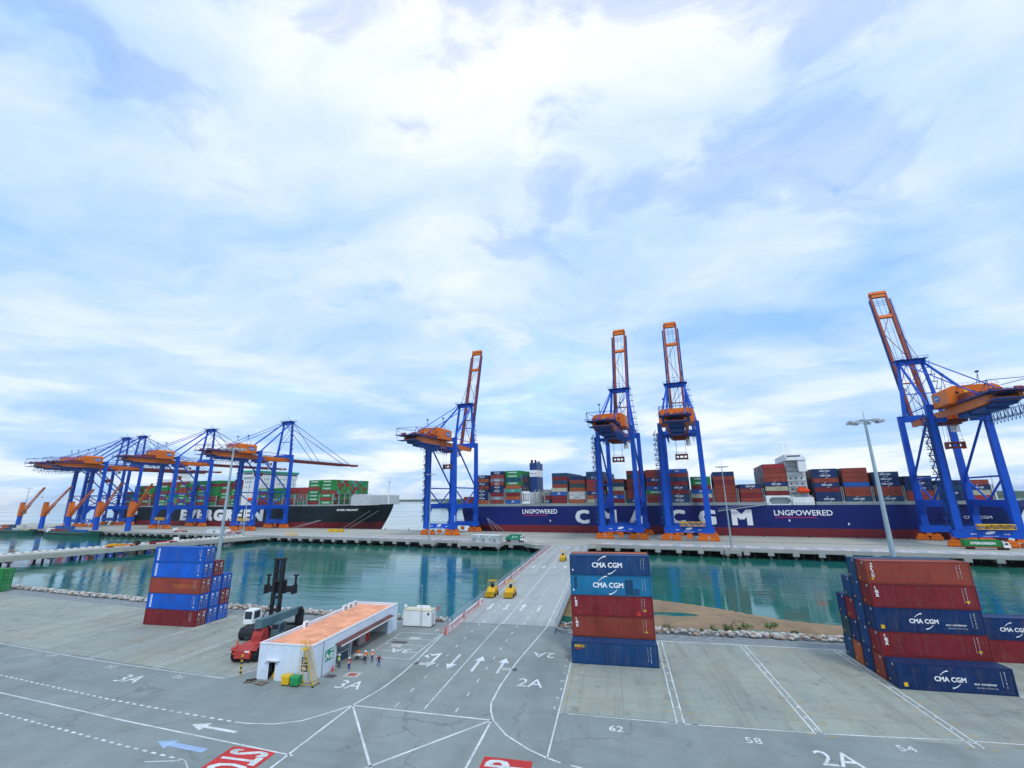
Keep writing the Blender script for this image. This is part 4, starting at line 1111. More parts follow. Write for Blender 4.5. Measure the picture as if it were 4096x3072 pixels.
    if not up:
        for sx in (-1, 1):
            for (v, r_) in ((36, .24), (78, .26)):
                b = B1(); b.tube((sx*AX, AV+.8, AZ+.9), (sx*3.9, 68.2+v, 59.8), r_, 6); K(b, 'fore_stay')
        b = B1(); b.tube((-1, AV, AZ+3), (-1.4, 68.2+70, 60), .06, 4); b.tube((1, AV, AZ+3), (1.4, 68.2+72, 60), .06, 4); K(b, 'hoist_rope', M_rope)
    else:
        for sx in (-1, 1):
            b = B1(); b.tube((sx*AX, AV+.8, AZ+.9), (sx*3.9, 78.2, 113), .16, 5); b.tube((sx*3.9, 78.2, 113), (sx*3.2, 80.5, 112), .16, 5); K(b, 'folded_stay', M_blued)
    # sign on the sill
    wl = ellipse(3.4, 1.2, M_letter)
    link('logo_ellipse', wl, o, loc=(0, VL-1.13, 6.1))
    text_obj('lettering', o, 'GEMALINK INT\'L PORT', (-2.6, VL-1.11, 4.45), 5.2, .38, M_letter, bold=.01, ext=.05)
    for sx in (-1, 1):
        for (dv, w_) in ((-2.4, 1.9), (.4, 1.3), (2.3, 1.0)):
            b = B1(); b.box((sx*11.12-.04, 50+dv, 17.4), (sx*11.12+.04, 50+dv+w_, 18.9)); K(b, 'name_plate', M_letter if dv != .4 else M_greyl)
    b = B1(); b.box((11.6, VL-1.33, 8.5), (12.0, VL-1.30, 12.5)); K(b, 'leg_marking', M_letter)
    return o
proto_up = make_crane(True); proto_dn = make_crane(False)
GR = 'blue ship to shore cranes along the quay'
cr = [(-119, 1, 'QC05', 'blue crane with raised orange boom standing by stern of navy ship'),
      (-0.8, 1, 'QC06', 'blue crane, raised orange boom, first of the close pair before navy ship'),
      (35.1, 1, 'QC07', 'blue crane, raised boom, yellow platform on its sill, close pair before navy ship'),
      (157, 1, 'QC08', 'blue crane with raised boom by bow of navy ship above green container truck'),
      (-304.9, 0, 'QC04', 'blue crane with lowered orange boom reaching over bow part of black ship'),
      (-411, 0, 'QC03', 'blue crane with lowered boom over the amidships of black ship'),
      (-523, 0, 'QC02', 'blue crane with lowered boom near black ship stern, inner of the two'),
      (-553, 0, 'QC01', 'blue crane with lowered boom, the farthest one past black ship stern')]
objs = []
used = set()
for (u, up, num, lab) in cr:
    pr = proto_up if up else proto_dn
    objs.append(pr if pr not in used else copy_tree(pr)); used.add(pr)
for o, (u, up, num, lab) in zip(objs, cr):
    o.location = qp(u, 0); o['label'] = lab; o['group'] = GR
    for sx in (-6.6, 4.4): text_obj('lettering', o, num, (sx, VL-1.11, 5.2), 2.0, .62, M_letter, bold=.03, ext=.05)
    if num in ('QC07', 'QC08', 'QC04', 'QC03'):
        b = MB()
        for v in (VL-2.6, VL-1.3):
            b.tube((-4.2, v, 7.6), (8.2, v, 7.6), .14, 5); b.tube((-4.2, v, 9.6), (8.2, v, 9.6), .14, 5)
            for i in range(9): b.tube((-4.2+i*1.55, v, 7.6), (-4.2+i*1.55, v, 9.6), .1, 4)
            for i in range(8): b.tube((-4.2+i*1.55, v, 7.6 if i % 2 else 9.6), (-2.65+i*1.55, v, 9.6 if i % 2 else 7.6), .1, 4)
        b.box((-4.2, VL-2.6, 7.45), (8.2, VL-1.3, 7.58)); b.box((-4.2, VL-2.55, 8.9), (0, VL-1.4, 9.5)); b.build('service_platform', M_yellow, o)
# ================================================================ SHIPS
V0 = 72.6
def hull(name, label, ustern, ubow, B, deck, topmat, redmat, zsplit=4.6, bowrise=1.8, sternlift=9.0):
    L = ubow-ustern
    o = thing(name, label, 'container ship', qp(ustern, V0, WATER_Z), TH)
    zs = [-8, -5, -2, 1, zsplit, zsplit, 8, 11, 14, 16, deck]
    N = 60
    def pt(i, z, side):
        s_ = i/N
        s_ = s_ if s_ < .12 else s_
        t = max(0, min(1, (z+8)/(deck+8)))
        x0 = sternlift*1.6*max(0, 1-(z+8)/(13.0))**1.3
        x1 = L - 16*(1-t)**1.2
        x = x0+(x1-x0)*s_
        fb = max(0, (x-(L*.80-14*(1-t)))/(x1-(L*.80-14*(1-t)))) if x1 > 0 else 0
        pw = 1.55+1.9*t
        hb = (1-min(1, fb)**pw)
        fs = max(0, 1-(x-x0)/(L*.10*(1.25-t)+1))
        hb *= 1-(.10+.62*(1-t)**1.6)*fs**2
        hb *= 1-.10*max(0, (.22-t)/.22)
        zz = z + (bowrise*max(0, (s_-.86)/.14)**1.5 if z == deck else 0)
        return (x, B/2+side*hb*B/2, zz-WATER_Z)
    mb = MB(); nz = len(zs)
    for side in (-1, 1):
        off = len(mb.v)
        for i in range(N+1):
            for z in zs: mb.v.append(pt(i, z, side))
        for i in range(N):
            for j in range(nz-1):
                if zs[j] == zs[j+1]: continue
                a = off+i*nz+j; f = (a, a+nz, a+nz+1, a+1)
                mb.f.append(f if side < 0 else f[::-1]); mb.m.append(1 if zs[j+1] <= zsplit else 0)
    M_ = (N+1)*nz
    for i in range(N):
        a = i*nz+nz-1; mb.f.append((a, a+nz, M_+a+nz, M_+a)); mb.m.append(2)
    for j in range(nz-1):
        if zs[j] == zs[j+1]: continue
        mb.f.append((j, j+1, M_+j+1, M_+j)); mb.m.append(1 if zs[j+1] <= zsplit else 0)
    me = mb.mesh('hull', [topmat, redmat, M_deckg], smooth=False)
    link('hull', me, o)
    return o
M_deckg = pm('ship_deck_grey', (.26, .30, .29), .7, .1, .1, dirt=.2)
M_navy = pm('hull_navy', (.002, .012, .135), .55, .10, .05, dirt=.05, streak=.06)
M_black = pm('hull_black_green', (.003, .012, .016), .5, .15, .05, dirt=.05, streak=.06)
M_boot = pm('boot_topping_red', (.185, .014, .022), .55, .14, .05, dirt=.15, streak=.15)
M_funnel = pm('funnel_blue', (.012, .05, .20), .4, .08, .1)
M_lash = pm('lashing_grey', (.36, .41, .40), .55, .1, .2, dirt=.15)
M_winb = pm('ship_window', (.03, .05, .07), .1, .1, spec=.8)
M_lboat = pm('lifeboat_orange', (.80, .07, .012), .4, .05)

# simple container used on the ships: framed box with recessed panels
def lo_mesh(k):
    key = ('lo', k)
    if key in _cc: return _cc[key]
    b = MB(); L, W_, H = CL, CW, 2.58
    b.box((0, .05, 0), (L, W_, H), 0)
    b.box((0, 0, 0), (.25, .049, H), 1); b.box((L-.25, 0, 0), (L, .049, H), 1); b.box((.25, 0, 0), (L-.25, .049, .2), 1); b.box((.25, 0, H-.14), (L-.25, .049, H), 1)
    _cc[key] = b.mesh('container', [CM[k], CMF[k]])
    return _cc[key]
ORD = ('bottom', 'second', 'third', 'fourth', 'fifth', 'sixth', 'seventh', 'eighth', 'ninth', 'tenth')
SHIPTXT = {'N': ('CMA CGM', 5.0, .95), 'D': ('CMA CGM', 5.0, .95), 'R': ('CMA CGM', 4.6, .9), 'S': ('CMA CGM', 4.8, .9), 'G': ('EVERGREEN', 7.2, 1.0), 'B': ('APL', 2.4, 1.2), 'W': ('CMA CGM', 5.0, .9), 'T': ('APL', 2.4, .9)}
M_dktext = pm('lettering_dark', (.12, .14, .2), .6)
def ship_box(k, u, z, L, H, v, label, group, text=False):
    o = link('stacked_container', lo_mesh(k), None, loc=qp(u, v, z), rotz=TH)
    o.scale = (L/CL, 1, (H-.035)/2.58)
    tag(o, label, 'container', group)
    if text and k in SHIPTXT:
        s_, w_, h_ = SHIPTXT[k]
        text_obj('lettering', o, s_, ((CL-w_)/2, -.004, .8), w_, h_, M_dktext if k == 'W' else M_letter, bold=.03, ext=.04)
        if s_ == 'CMA CGM':
            for sw in SWOOSH: q = link('logo_stroke', sw, o, loc=((CL-w_)/2, -.012, .85), rot=FRONT); q.scale = (w_, w_, 1)
    elif k in 'RM':
        b = MB(); b.box((.7, -.002, 1.2), (.95, .04, 2.3)); b.build('code_marking', M_letter, o) if text else None
    return o
def rear_stuff(name, bays, B, H, palette, seed, ship, label):
    r_ = random.Random(seed); keys = list(CONT); b = MB()
    for (u0, u1, zb, tiers, top) in bays:
        nrow = int((B-3)/2.52)
        for row in range(1, nrow):
            tt = tiers
            if row > nrow*.55 and r_.random() < .3: tt = max(1, tiers-1)
            for t in range(tt):
                if row > 5 and t < tt-2 and r_.random() < .0: continue
                k = top if (top and t == tt-1) else r_.choice(palette)
                v = V0+.3+row*2.52
                vs = []
                for z_ in (zb+t*H, zb+(t+1)*H-.04):
                    for (uu, vv) in ((u0, v), (u1, v), (u1, v+2.40), (u0, v+2.40)): vs.append(qp(uu, vv, z_))
                b.add(vs, [(0, 3, 2, 1), (4, 5, 6, 7), (0, 1, 5, 4), (1, 2, 6, 5), (2, 3, 7, 6), (3, 0, 4, 7)], keys.index(k))
    o = b.build(name, [CM[k] for k in keys]); tag(o, label, 'containers', kind='stuff')
    return o
def lashing(ship, u, ustern, B, z0, z1, w_=1.1):
    b = MB(); x = u-ustern
    n = 7
    for i in range(n+1):
        y = .4+(B-.8)*i/n; b.box((x-w_/2, y-.3, z0-WATER_Z), (x-w_/2+.25, y+.3, z1-WATER_Z)); b.box((x+w_/2-.25, y-.3, z0-WATER_Z), (x+w_/2, y+.3, z1-WATER_Z))
    for z in (z0+2.8, z0+5.4, z1):
        if z <= z1+.01: b.box((x-w_/2, .1, z-.14-WATER_Z), (x+w_/2, B-.1, z-WATER_Z))
    b.prism([(.1, z0-WATER_Z), (1.6, z0-WATER_Z), (.1, z0+2.2-WATER_Z)], x-.35, x+.35, ax='x')
    return b.build('lashing_bridge', M_lash, ship)

# ---------------------------------------------------------------- navy ship
CB = 51.0; CS, CBOW = -125.0, 203.0
navy = hull('navy_container_ship', 'huge navy blue container ship with big white letters moored at quay', CS, CBOW, CB, 17.3, M_navy, M_boot, sternlift=14.0)
Z = lambda z: z-WATER_Z
def hull_text(ship, us, s, u, z, w_, h, **kw): return text_obj('hull_lettering', ship, s, (u-us, -.03, Z(z)), w_, h, M_letter, ext=.05, **kw)
for ch, u, w_ in (('C', -36.9, 9.6), ('M', -20.0, 10.8), ('A', -1.4, 10.4), ('C', 23.2, 9.6), ('G', 40.3, 9.8), ('M', 58.6, 11.0)):
    hull_text(navy, CS, ch, u, 5.9, w_, 8.9, bold=.06)
for u, w_, z in ((-75.1, 25.6, 12.2), (81.2, 28.6, 11.5)):
    hull_text(navy, CS, 'LNGPOWERED', u, z, w_, 3.0, bold=.015)
    b = MB(); b.box((u-CS+.4, -.05, Z(z-1.3)), (u-CS+w_*.72, .05, Z(z-.75))); b.build('magenta_underline', pm('magenta_stripe', (.42, .02, .12), .5), navy)
b = MB(); b.box((70.2, .3, Z(17.3)), (77.6-CS, CB-.3, Z(19.0))); b.box((103-CS, .3, Z(17.3)), (180-CS, CB-.3, Z(19.0))); b.box((14, .3, Z(17.3)), (70, CB-.3, Z(19.0))); b.build('hatch_coaming', M_lash, navy)
b = MB()
for i in range(150):
    x = 6+i*2.0; b.tube((x, .12, Z(17.3)), (x, .12, Z(18.4)), .05, 4)
b.tube((6, .12, Z(18.4)), (304, .12, Z(18.4)), .06, 4); tag(b.build('deck_railing', M_lash, navy), kind='stuff')
BZ = 19.15
cma = [  # u0, u1, base, front tiers (* = with name), rear tiers, rear top colour, where
 (-122.5, -114.2, 19.15, 'R R', 2, None, 'sternmost bay, by the blue crane leg'),
 (-112.9, -101.9, BZ, 'O N* N* N* R N* O N*', 8, None, 'third bay aft of the funnel'),
 (-100.3, -89.6, BZ, 'R S* M N* N* R* S* R N*', 9, None, 'second bay aft of the funnel'),
 (-88.0, -76.8, BZ, 'B* O M T* O G* D G* G*', 9, 'G', 'first bay aft of the funnel'),
 (-53.4, -42.3, BZ, 'M M B* C', 8, 'D', 'first bay ahead of the funnel'),
 (-40.7, -29.6, BZ, 'O W* W', 7, 'N', 'second bay ahead of the funnel'),
 (-28.2, -16.8, BZ, 'C O N* R R F D* D', 8, 'D', 'third bay ahead of the funnel'),
 (-14.6, -3.6, BZ, 'M B* R C', 6, 'R', 'fourth bay ahead of the funnel'),
 (-1.6, 9.6, BZ, 'D* R R', 8, 'R', 'fifth bay ahead of the funnel'),
 (11.0, 22.6, BZ, 'R R G* B* M N* R R', 8, None, 'sixth bay ahead of the funnel'),
 (24.5, 36.4, BZ, 'D* D* M D* M D R B*', 8, None, 'seventh bay ahead of the funnel'),
 (37.8, 49.4, BZ, 'M C B* M G* G*', 6, 'G', 'eighth bay ahead of the funnel'),
 (51.0, 62.9, BZ, 'R R R R M R N', 7, None, 'fifth bay aft of the bridge tower'),
 (64.9, 76.6, BZ, 'R M R N*', 4, None, 'second bay aft of the bridge tower'),
 (78.7, 90.4, 22.75, 'M C N* R R R F*', 7, None, 'bay on the white deckhouse aft of bridge tower'),
 (103.4, 115.5, BZ, 'N* N M N* R N* N*', 7, None, 'first bay ahead of the bridge tower'),
 (117.4, 129.3, BZ, 'D* R R B R R R', 7, None, 'second bay ahead of the bridge tower'),
 (131.3, 143.0, BZ, 'D* R R N* N* D*', 6, None, 'third bay ahead of the bridge tower'),
 (144.8, 156.6, BZ, 'R R N* N* N*', 5, None, 'fourth bay ahead of the bridge tower'),
 (158.4, 169.0, BZ, 'N N* D N', 4, None, 'fifth bay ahead of the bridge tower'),
 (170.4, 179.0, BZ, 'F* C N* R', 4, None, 'foremost bay near the navy bow')]
HT = 2.58
rear = []
for (u0, u1, zb, fr, nr, top, where) in cma:
    for t, kk in enumerate(fr.split()):
        k = kk[0]
        ship_box(k, u0, zb+t*HT, u1-u0, HT, V0+.25, '%s container, %s tier, %s' % (CNAME[k], ORD[t], where), 'containers stacked on the navy ship', '*' in kk)
    rear.append((u0, u1, zb, nr, top))
    lashing(navy, u1+.72, CS, CB, 17.3, 27.0 if len(fr.split()) < 9 else 30)
rear_stuff('stacked_containers', rear, CB, HT, 'RRMMNNDDBGSOKRN', 5, navy, 'container rows filling the navy ship behind the outer stacks')
# a few low boxes in the gap ahead of the funnel
for (k, t) in (('D', 0), ('M', 1)):
    ship_box(k, -60.2, BZ+t*HT, 5.6, HT, V0+2.2, '%s short container low in the gap ahead of the funnel' % CNAME[k], 'containers stacked on the navy ship', k == 'D')
for u in (-65.5, -62.0, -58.5): lashing(navy, u, CS, CB, 17.3, 28.5, .7)
# funnel
b = MB(); fx = -73.4-CS
b.box((fx, 12, Z(27)), (fx+5.6, 26, Z(48.3))); b.build('funnel', M_funnel, navy)
b = MB(); b.box((fx-.06, 11.94, Z(38.2)), (fx+5.66, 26.06, Z(43.0))); b.build('funnel_band', M_white, navy)
text_obj('funnel_lettering', navy, 'CMA CGM', (fx+.5, 11.93, Z(40.0)), 4.6, .9, M_dktext, bold=.02, ext=.04)
for (dx, dy, h, r_) in ((1.2, 2, 2.4, .9), (3.6, 3, 2.4, .7), (4.4, 7, 1.8, .5), (2.0, 9, 1.8, .6), (4.2, 11, 1.6, .5)):
    b = MB(); b.tube((fx+dx, 12+dy, Z(48.3)), (fx+dx, 12+dy, Z(48.3+h)), r_, 8); b.build('exhaust_pipe', M_dark, navy)
b = MB(); x0 = -75.2-CS   # engine casing with its openings
b.box((x0, 4, Z(17.3)), (x0+11, 47, Z(27.0)))
b.build('engine_casing', M_greyl, navy)
b = MB()
for z0, z1 in ((17.3, 20.6), (26.0, 27.6)): b.box((x0, .3, Z(z0)), (x0+5.6, .7, Z(z1)))
for xx in (0, 1.7, 3.4, 5.2): b.box((x0+xx, .3, Z(20.6)), (x0+xx+.45, .7, Z(26.0)))
for z0 in (22.2, 24.0): b.box((x0+.45, .3, Z(z0)), (x0+5.2, .7, Z(z0+.35)))
b.build('casing_screen', M_white, navy)
# white deckhouse with eight-sided openings and the bridge tower
x0 = 78.2-CS
b = MB()
xa, xb, za, zb_ = 1.6, 12.4, 17.9, 21.6
for (q0, r0, q1, r1) in ((0, 17.3, 24.0, za), (0, zb_, 13.8, 22.7), (0, za, xa, zb_), (xb, za, 24.0, zb_)):
    b.box((x0+q0, .28, Z(r0)), (x0+q1, .75, Z(r1)))
for (cx, sx) in ((xa, 1), (xb, -1)):
    for (cz, sz) in ((za, 1), (zb_, -1)): b.prism([(x0+cx, Z(cz)), (x0+cx+sx*1.3, Z(cz)), (x0+cx, Z(cz+sz*1.3))], .28, .75, ax='y')
b.build('deckhouse_side', M_white, navy)
b = MB(); b.box((x0+.2, 2.6, Z(17.3)), (x0+23.8, 48, Z(22.6))); b.build('deckhouse', M_greyl, navy)
tw = 91.6-CS
b = MB(); b.box((tw, 6, Z(22.6)), (tw+9.6, 45, Z(36.0))); b.box((tw+.6, 9, Z(36.0)), (tw+9.2, 42, Z(42.6))); twr = b.build('bridge_tower', M_white, navy)
b = MB(); b.box((tw-.4, -.4, Z(42.6)), (tw+9.8, 51.4, Z(43.2))); b.box((tw+.6, 6, Z(43.2)), (tw+9.0, 45, Z(46.6))); b.box((tw+.4, 0, Z(43.2)), (tw+.6, 6, Z(44.5))); b.box((tw+9.2, 0, Z(43.2)), (tw+9.4, 6, Z(44.5))); b.box((tw+.4, 0, Z(43.2)), (tw+9.4, .2, Z(44.5)))
b.build('navigation_bridge', M_white, navy)
b = MB(); b.box((tw+.52, 7, Z(44.6)), (tw+.58, 44, Z(45.8))); b.box((tw+9.02, 7, Z(44.6)), (tw+9.08, 44, Z(45.8))); b.box((tw+1.4, 5.92, Z(44.6)), (tw+8.4, 5.98, Z(45.8))); b.build('bridge_window', M_winb, navy)
b = MB(); b.prism([(.2, Z(36.0)), (4.4, Z(36.8)), (4.4, Z(42.6)), (.2, Z(42.6))], tw+5.6, tw+9.6, ax='x'); b.prism([(4.4, Z(36.8)), (8.9, Z(36.1)), (8.9, Z(40)), (4.4, Z(42.5))], tw+6.2, tw+9.0, ax='x'); b.build('wing_support', M_white, navy)
for i, z in enumerate((24.6, 27.8, 31.0, 34.2, 37.4, 40.4)):
    b = MB(); b.box((tw-.6, 2.6 + i*.5, Z(z)), (tw+9.0, 6.0, Z(z+.25))); b.build('deck_gallery', M_white, navy)
    b = MB()
    for q in (1.2, 4.0, 6.8):
        if z < 34: b.box((tw+q, 5.9, Z(z+.9)), (tw+q+.9, 5.99, Z(z+1.9)))
    for q in (15, 19, 23, 27, 31, 35): b.box((tw-.08, q, Z(z+.9)), (tw-.01, q+1.2, Z(z+2.0)))
    b.build('cabin_window', M_winb, navy)
    b = MB(); b.tube((tw, 2.8+i*.5, Z(z)), (tw, 2.8+i*.5, Z(z+3.0)), .12, 5); b.tube((tw+8.6, 2.8+i*.5, Z(z)), (tw+8.6, 2.8+i*.5, Z(z+3.0)), .12, 5); b.beam((tw+1, 5, Z(z)), (tw+5.5, 5, Z(z+3.2)), .6, .14); b.build('gallery_stair', M_white, navy)
b = MB()
for (dx, dy, h, r_) in ((1.5, 20, 9, .28), (3.2, 23, 6, .2), (5.0, 25.5, 10, .35), (6.6, 27, 8, .22), (8.0, 31, 5, .2), (2.0, 33, 7, .2)):
    b.tube((tw+dx, dy, Z(46.6)), (tw+dx, dy, Z(46.6+h)), r_, 6, r2=r_*.5); b.tube((tw+dx-1.2, dy, Z(46.6+h*.7)), (tw+dx+1.2, dy, Z(46.6+h*.7)), .1, 4)
b.build('radar_mast', M_white, navy)
b = MB(); b.lathe([(.15, 0), (.9, .5), (1.3, 1.4), (1.35, 5.0), (1.0, 6.0), (.2, 6.6)], 12, ax='x', o=(94.6-CS, 1.4, Z(25.2))); b.box((95.4-CS, .7, Z(26.2)), (99.2-CS, 2.2, Z(27.2))); b.build('lifeboat', M_lboat, navy, smooth=False)
b = MB(); b.tube((95.2-CS, 1.4, Z(22.6)), (95.2-CS, 3.4, Z(29)), .15, 5); b.tube((100.2-CS, 1.4, Z(22.6)), (100.2-CS, 3.4, Z(29)), .15, 5); b.build('davit', M_white, navy)
# gangway
b = MB(); b.beam((176.5, -1.6, Z(14.0)), (202.0, -1.6, Z(17.6)), 1.1, .3, up=(0, 0, 1))
for i in range(20): b.tube((177+i*1.27, -2.1, Z(14.2+i*.178)), (177+i*1.27, -2.1, Z(15.3+i*.178)), .05, 4)
b.tube((177, -2.1, Z(15.3)), (201.5, -2.1, Z(18.8)), .06, 4); b.build('gangway', M_greyl, navy)
for (u, z) in ((-55, 7), (88, 8.2), (116, 6.6), (24, 8)):
    b = MB(); b.box((u-CS, -.04, Z(z)), (u-CS+.7, .05, Z(z+1.1))); b.build('hull_mark', M_letter, navy)
text_obj('hull_lettering', navy, 'CMA CGM', (166-CS, 0.9, Z(10.2)), 11, 1.4, M_greyl, ext=.05, bold=.02)
b = MB(); b.box((185-CS, 17, Z(18.2)), (186.5-CS, 34, Z(22))); b.build('breakwater', M_greyl, navy)
b = MB(); b.tube((192-CS, 25.5, Z(18.6)), (192-CS, 25.5, Z(33)), .4, 8, r2=.2); b.build('foremast', M_white, navy)

# ---------------------------------------------------------------- black ship
EB = 49.0; ES, EBOW = -560.0, -204.0
ever = hull('black_container_ship', 'long black hulled container ship with white lettering and green boxes', ES, EBOW, EB, 18.2, M_black, M_boot, bowrise=1.0)
text_obj('hull_lettering', ever, 'EVERGREEN', (-446-ES, -.03, Z(5.0)), 116, 10.6, M_letter, ext=.05, bold=.085, spacing=1.28)
text_obj('hull_lettering', ever, 'EVER FRONT', (-243.5-ES, .05, Z(14.1)), 22, 1.5, M_letter, rot=(R(90), 0, R(1.5)), ext=.3, bold=.03)
b = MB(); b.box((20, .3, Z(18.2)), (-247-ES, EB-.3, Z(19.4))); b.build('hatch_coaming', M_lash, ever)
HE = 2.98; BE = 19.5
rr = random.Random(11)
eb = [(-263.9, -250.4, 'G* R G* R G* G* G*', 7, None, 'first bay behind the black ship breakwater'), (-278.3, -265.2, 'M G* G* G* R G* G*', 7, None, 'second bay behind the black ship breakwater'),
      (-293.0, -279.8, '', 5, 'F', ''), (-307.5, -294.5, 'M R', 5, 'F', 'fourth bay behind the black ship breakwater'), (-322.5, -309.2, 'R G*', 5, 'G', 'second bay ahead of the wide white bridge'),
      (-340.0, -326.4, 'M R G* R G*', 5, 'G', 'first bay ahead of the wide white bridge'),
      (-377.5, -364.0, 'G* G* R G* G* M M', 8, 'M', 'first bay aft of the wide white bridge'), (-392.5, -379.3, 'R R G* G* R G* M', 7, 'M', 'second bay aft of the wide white bridge'),
      (-411.0, -397.6, 'G M R', 8, 'G', 'third bay aft of the wide white bridge'), (-426.5, -413.2, 'R G* R G* G* R G* G', 8, None, 'fourth bay aft of the wide white bridge'),
      (-441.5, -428.2, 'M G* G* R G* R G G*', 8, None, 'fifth bay aft of the wide white bridge'), (-456.5, -443.2, 'G* R G* G* R R G* R', 8, None, 'sixth bay aft of the wide white bridge'),
      (-471.5, -458.2, 'R G* G* G R G* R R', 8, None, 'seventh bay aft of the wide white bridge'), (-487.0, -473.6, 'G* G* R G* R G G* M', 8, None, 'first bay ahead of black ship funnel'),
      (-515.0, -501.7, 'R G* R R G* G* R', 7, None, 'first bay aft of black ship funnel'), (-530.5, -517.0, 'G R G* R G* R G', 7, None, 'second bay aft of black ship funnel'),
      (-545.5, -532.2, 'R G* R G R', 5, None, 'sternmost bay of the black ship')]
rear = []
for (u0, u1, fr, nr, top, where) in eb:
    for t, kk in enumerate(fr.split()):
        ship_box(kk[0], u0, BE+t*HE, u1-u0, HE, V0+.25, '%s container, %s tier, %s' % (CNAME[kk[0]], ORD[t], where), 'containers stacked on the black ship', '*' in kk)
    rear.append((u0, u1, BE, nr, top))
    lashing(ever, u1+.75, ES, EB, 18.2, 28.4)
    if len(fr.split()) < 4:
        b = MB()   # open lashing frame at the rail where no boxes stand
        for q in range(5):
            x = u0-ES+(u1-u0)*q/4; b.box((x-.18, .3, Z(18.2)), (x+.18, .7, Z(28.2)))
            if q < 4: b.beam((x, .5, Z(19 if q % 2 else 27.5)), (x+(u1-u0)/4, .5, Z(27.5 if q % 2 else 19)), .22, .22)
        for z in (22, 25.2, 28.2): b.box((u0-ES, .2, Z(z-.2)), (u1-ES, .8, Z(z)))
        b.build('lashing_frame', M_lash, ever)
rear_stuff('stacked_containers', rear, EB, HE, 'GGGGRRRMMT', 9, ever, 'container rows filling the black ship behind the outer stacks')
bx = -361.5-ES
b = MB(); b.prism([(0, Z(18.2)), (EB, Z(18.2)), (EB, Z(43.5)), (EB+1.5, Z(45.5)), (EB+1.5, Z(49.6)), (-1.5, Z(49.6)), (-1.5, Z(45.5)), (0, Z(43.5))], bx, bx+14, ax='x'); acc = b.build('accommodation_block', M_white, ever)
b = MB(); b.box((bx-.8, -2.2, Z(49.6)), (bx+14.8, EB+2.2, Z(51.4))); b.build('green_monkey_island', pm('ship_green', (.02, .33, .20), .5, .06), ever)
b = MB(); b.box((bx+14.01, 0, Z(47.6)), (bx+14.08, EB, Z(48.9))); b.box((bx+1, -1.56, Z(47.6)), (bx+13, -1.51, Z(48.9))); b.build('bridge_window', M_winb, ever)
for z in (43.0, 38.4, 33.6):
    for y in (4, 11, 13.4, 15.6, 22, 26.5, 28.5, 33, 35.2, 42, 45):
        b = MB(); b.box((bx+14.01, y, Z(z)), (bx+14.08, y+.8, Z(z+1.2))); b.build('window', M_winb, acc)
    for q in (2, 5, 9): 
        b = MB(); b.box((bx+q, -.08, Z(z-3)), (bx+q+.9, -.01, Z(z-1.8))); b.build('window', M_winb, acc)
b = MB()
for (dx, dy, h) in ((4, 10, 5), (7, 20, 9), (8, 24.5, 11), (5, 38, 4)): b.tube((bx+dx, dy, Z(51.4)), (bx+dx, dy, Z(51.4+h)), .25, 6); b.tube((bx+dx, dy-1.5, Z(51.4+h*.6)), (bx+dx, dy+1.5, Z(51.4+h*.6)), .12, 4)
b.build('radar_mast', M_white, ever)
b = MB(); b.box((-499-ES, 8, Z(18.2)), (-489.6-ES, 41, Z(47))); b.box((-498-ES, 16, Z(47)), (-490.5-ES, 33, Z(54))); b.build('funnel_casing', M_white, ever)
b = MB(); b.box((-498.4-ES, 15.6, Z(54)), (-490-ES, 33.4, Z(55))); b.build('funnel_top', M_dark, ever)
b = MB(); b.prism([(-234-ES, Z(18.2)), (-212.5-ES, Z(18.6)), (-213-ES, Z(26.6)), (-232-ES, Z(27.6)), (-234-ES, Z(25))], 5, 44, ax='y'); b.build('breakwater', M_greyl, ever)
b = MB(); b.tube((-210-ES, 24.5, Z(18.6)), (-210-ES, 24.5, Z(43)), .7, 8, r2=.4); b.tube((-216-ES, 24.5, Z(27)), (-210-ES, 24.5, Z(34)), .2, 5); b.box((-211.5-ES, 23, Z(38)), (-208.5-ES, 26, Z(38.4))); b.build('foremast', M_white, ever)
b = MB(); b.lathe([(.15, 0), (1.1, .6), (1.4, 1.6), (1.4, 6.5), (1.0, 7.6), (.2, 8.2)], 12, ax='x', o=(-352.5-ES, -.2, Z(24.6))); b.build('lifeboat', M_lboat, ever)
for (u, v) in ((-214, 18), (-208, 22)):
    b = MB()
    b.tube((u-ES, v-12, Z(14)), (u-ES+(-18), -3.4, Z(.6)), .09, 5); b.build('mooring_line', M_greyl, ever)
for k in range(3):
    b = MB(); b.tube((-262-ES+k*1.0, -.1, Z(6.5)), (-288-ES+k*3, -3.6, Z(.6)), .09, 5); b.build('mooring_line', M_greyl, ever)
for k in range(3):
    b = MB(); b.tube((-104-CS, .5, Z(10)), (-96-CS+k*4, -3.6, Z(.6)), .09, 5); b.build('mooring_line', M_greyl, navy)
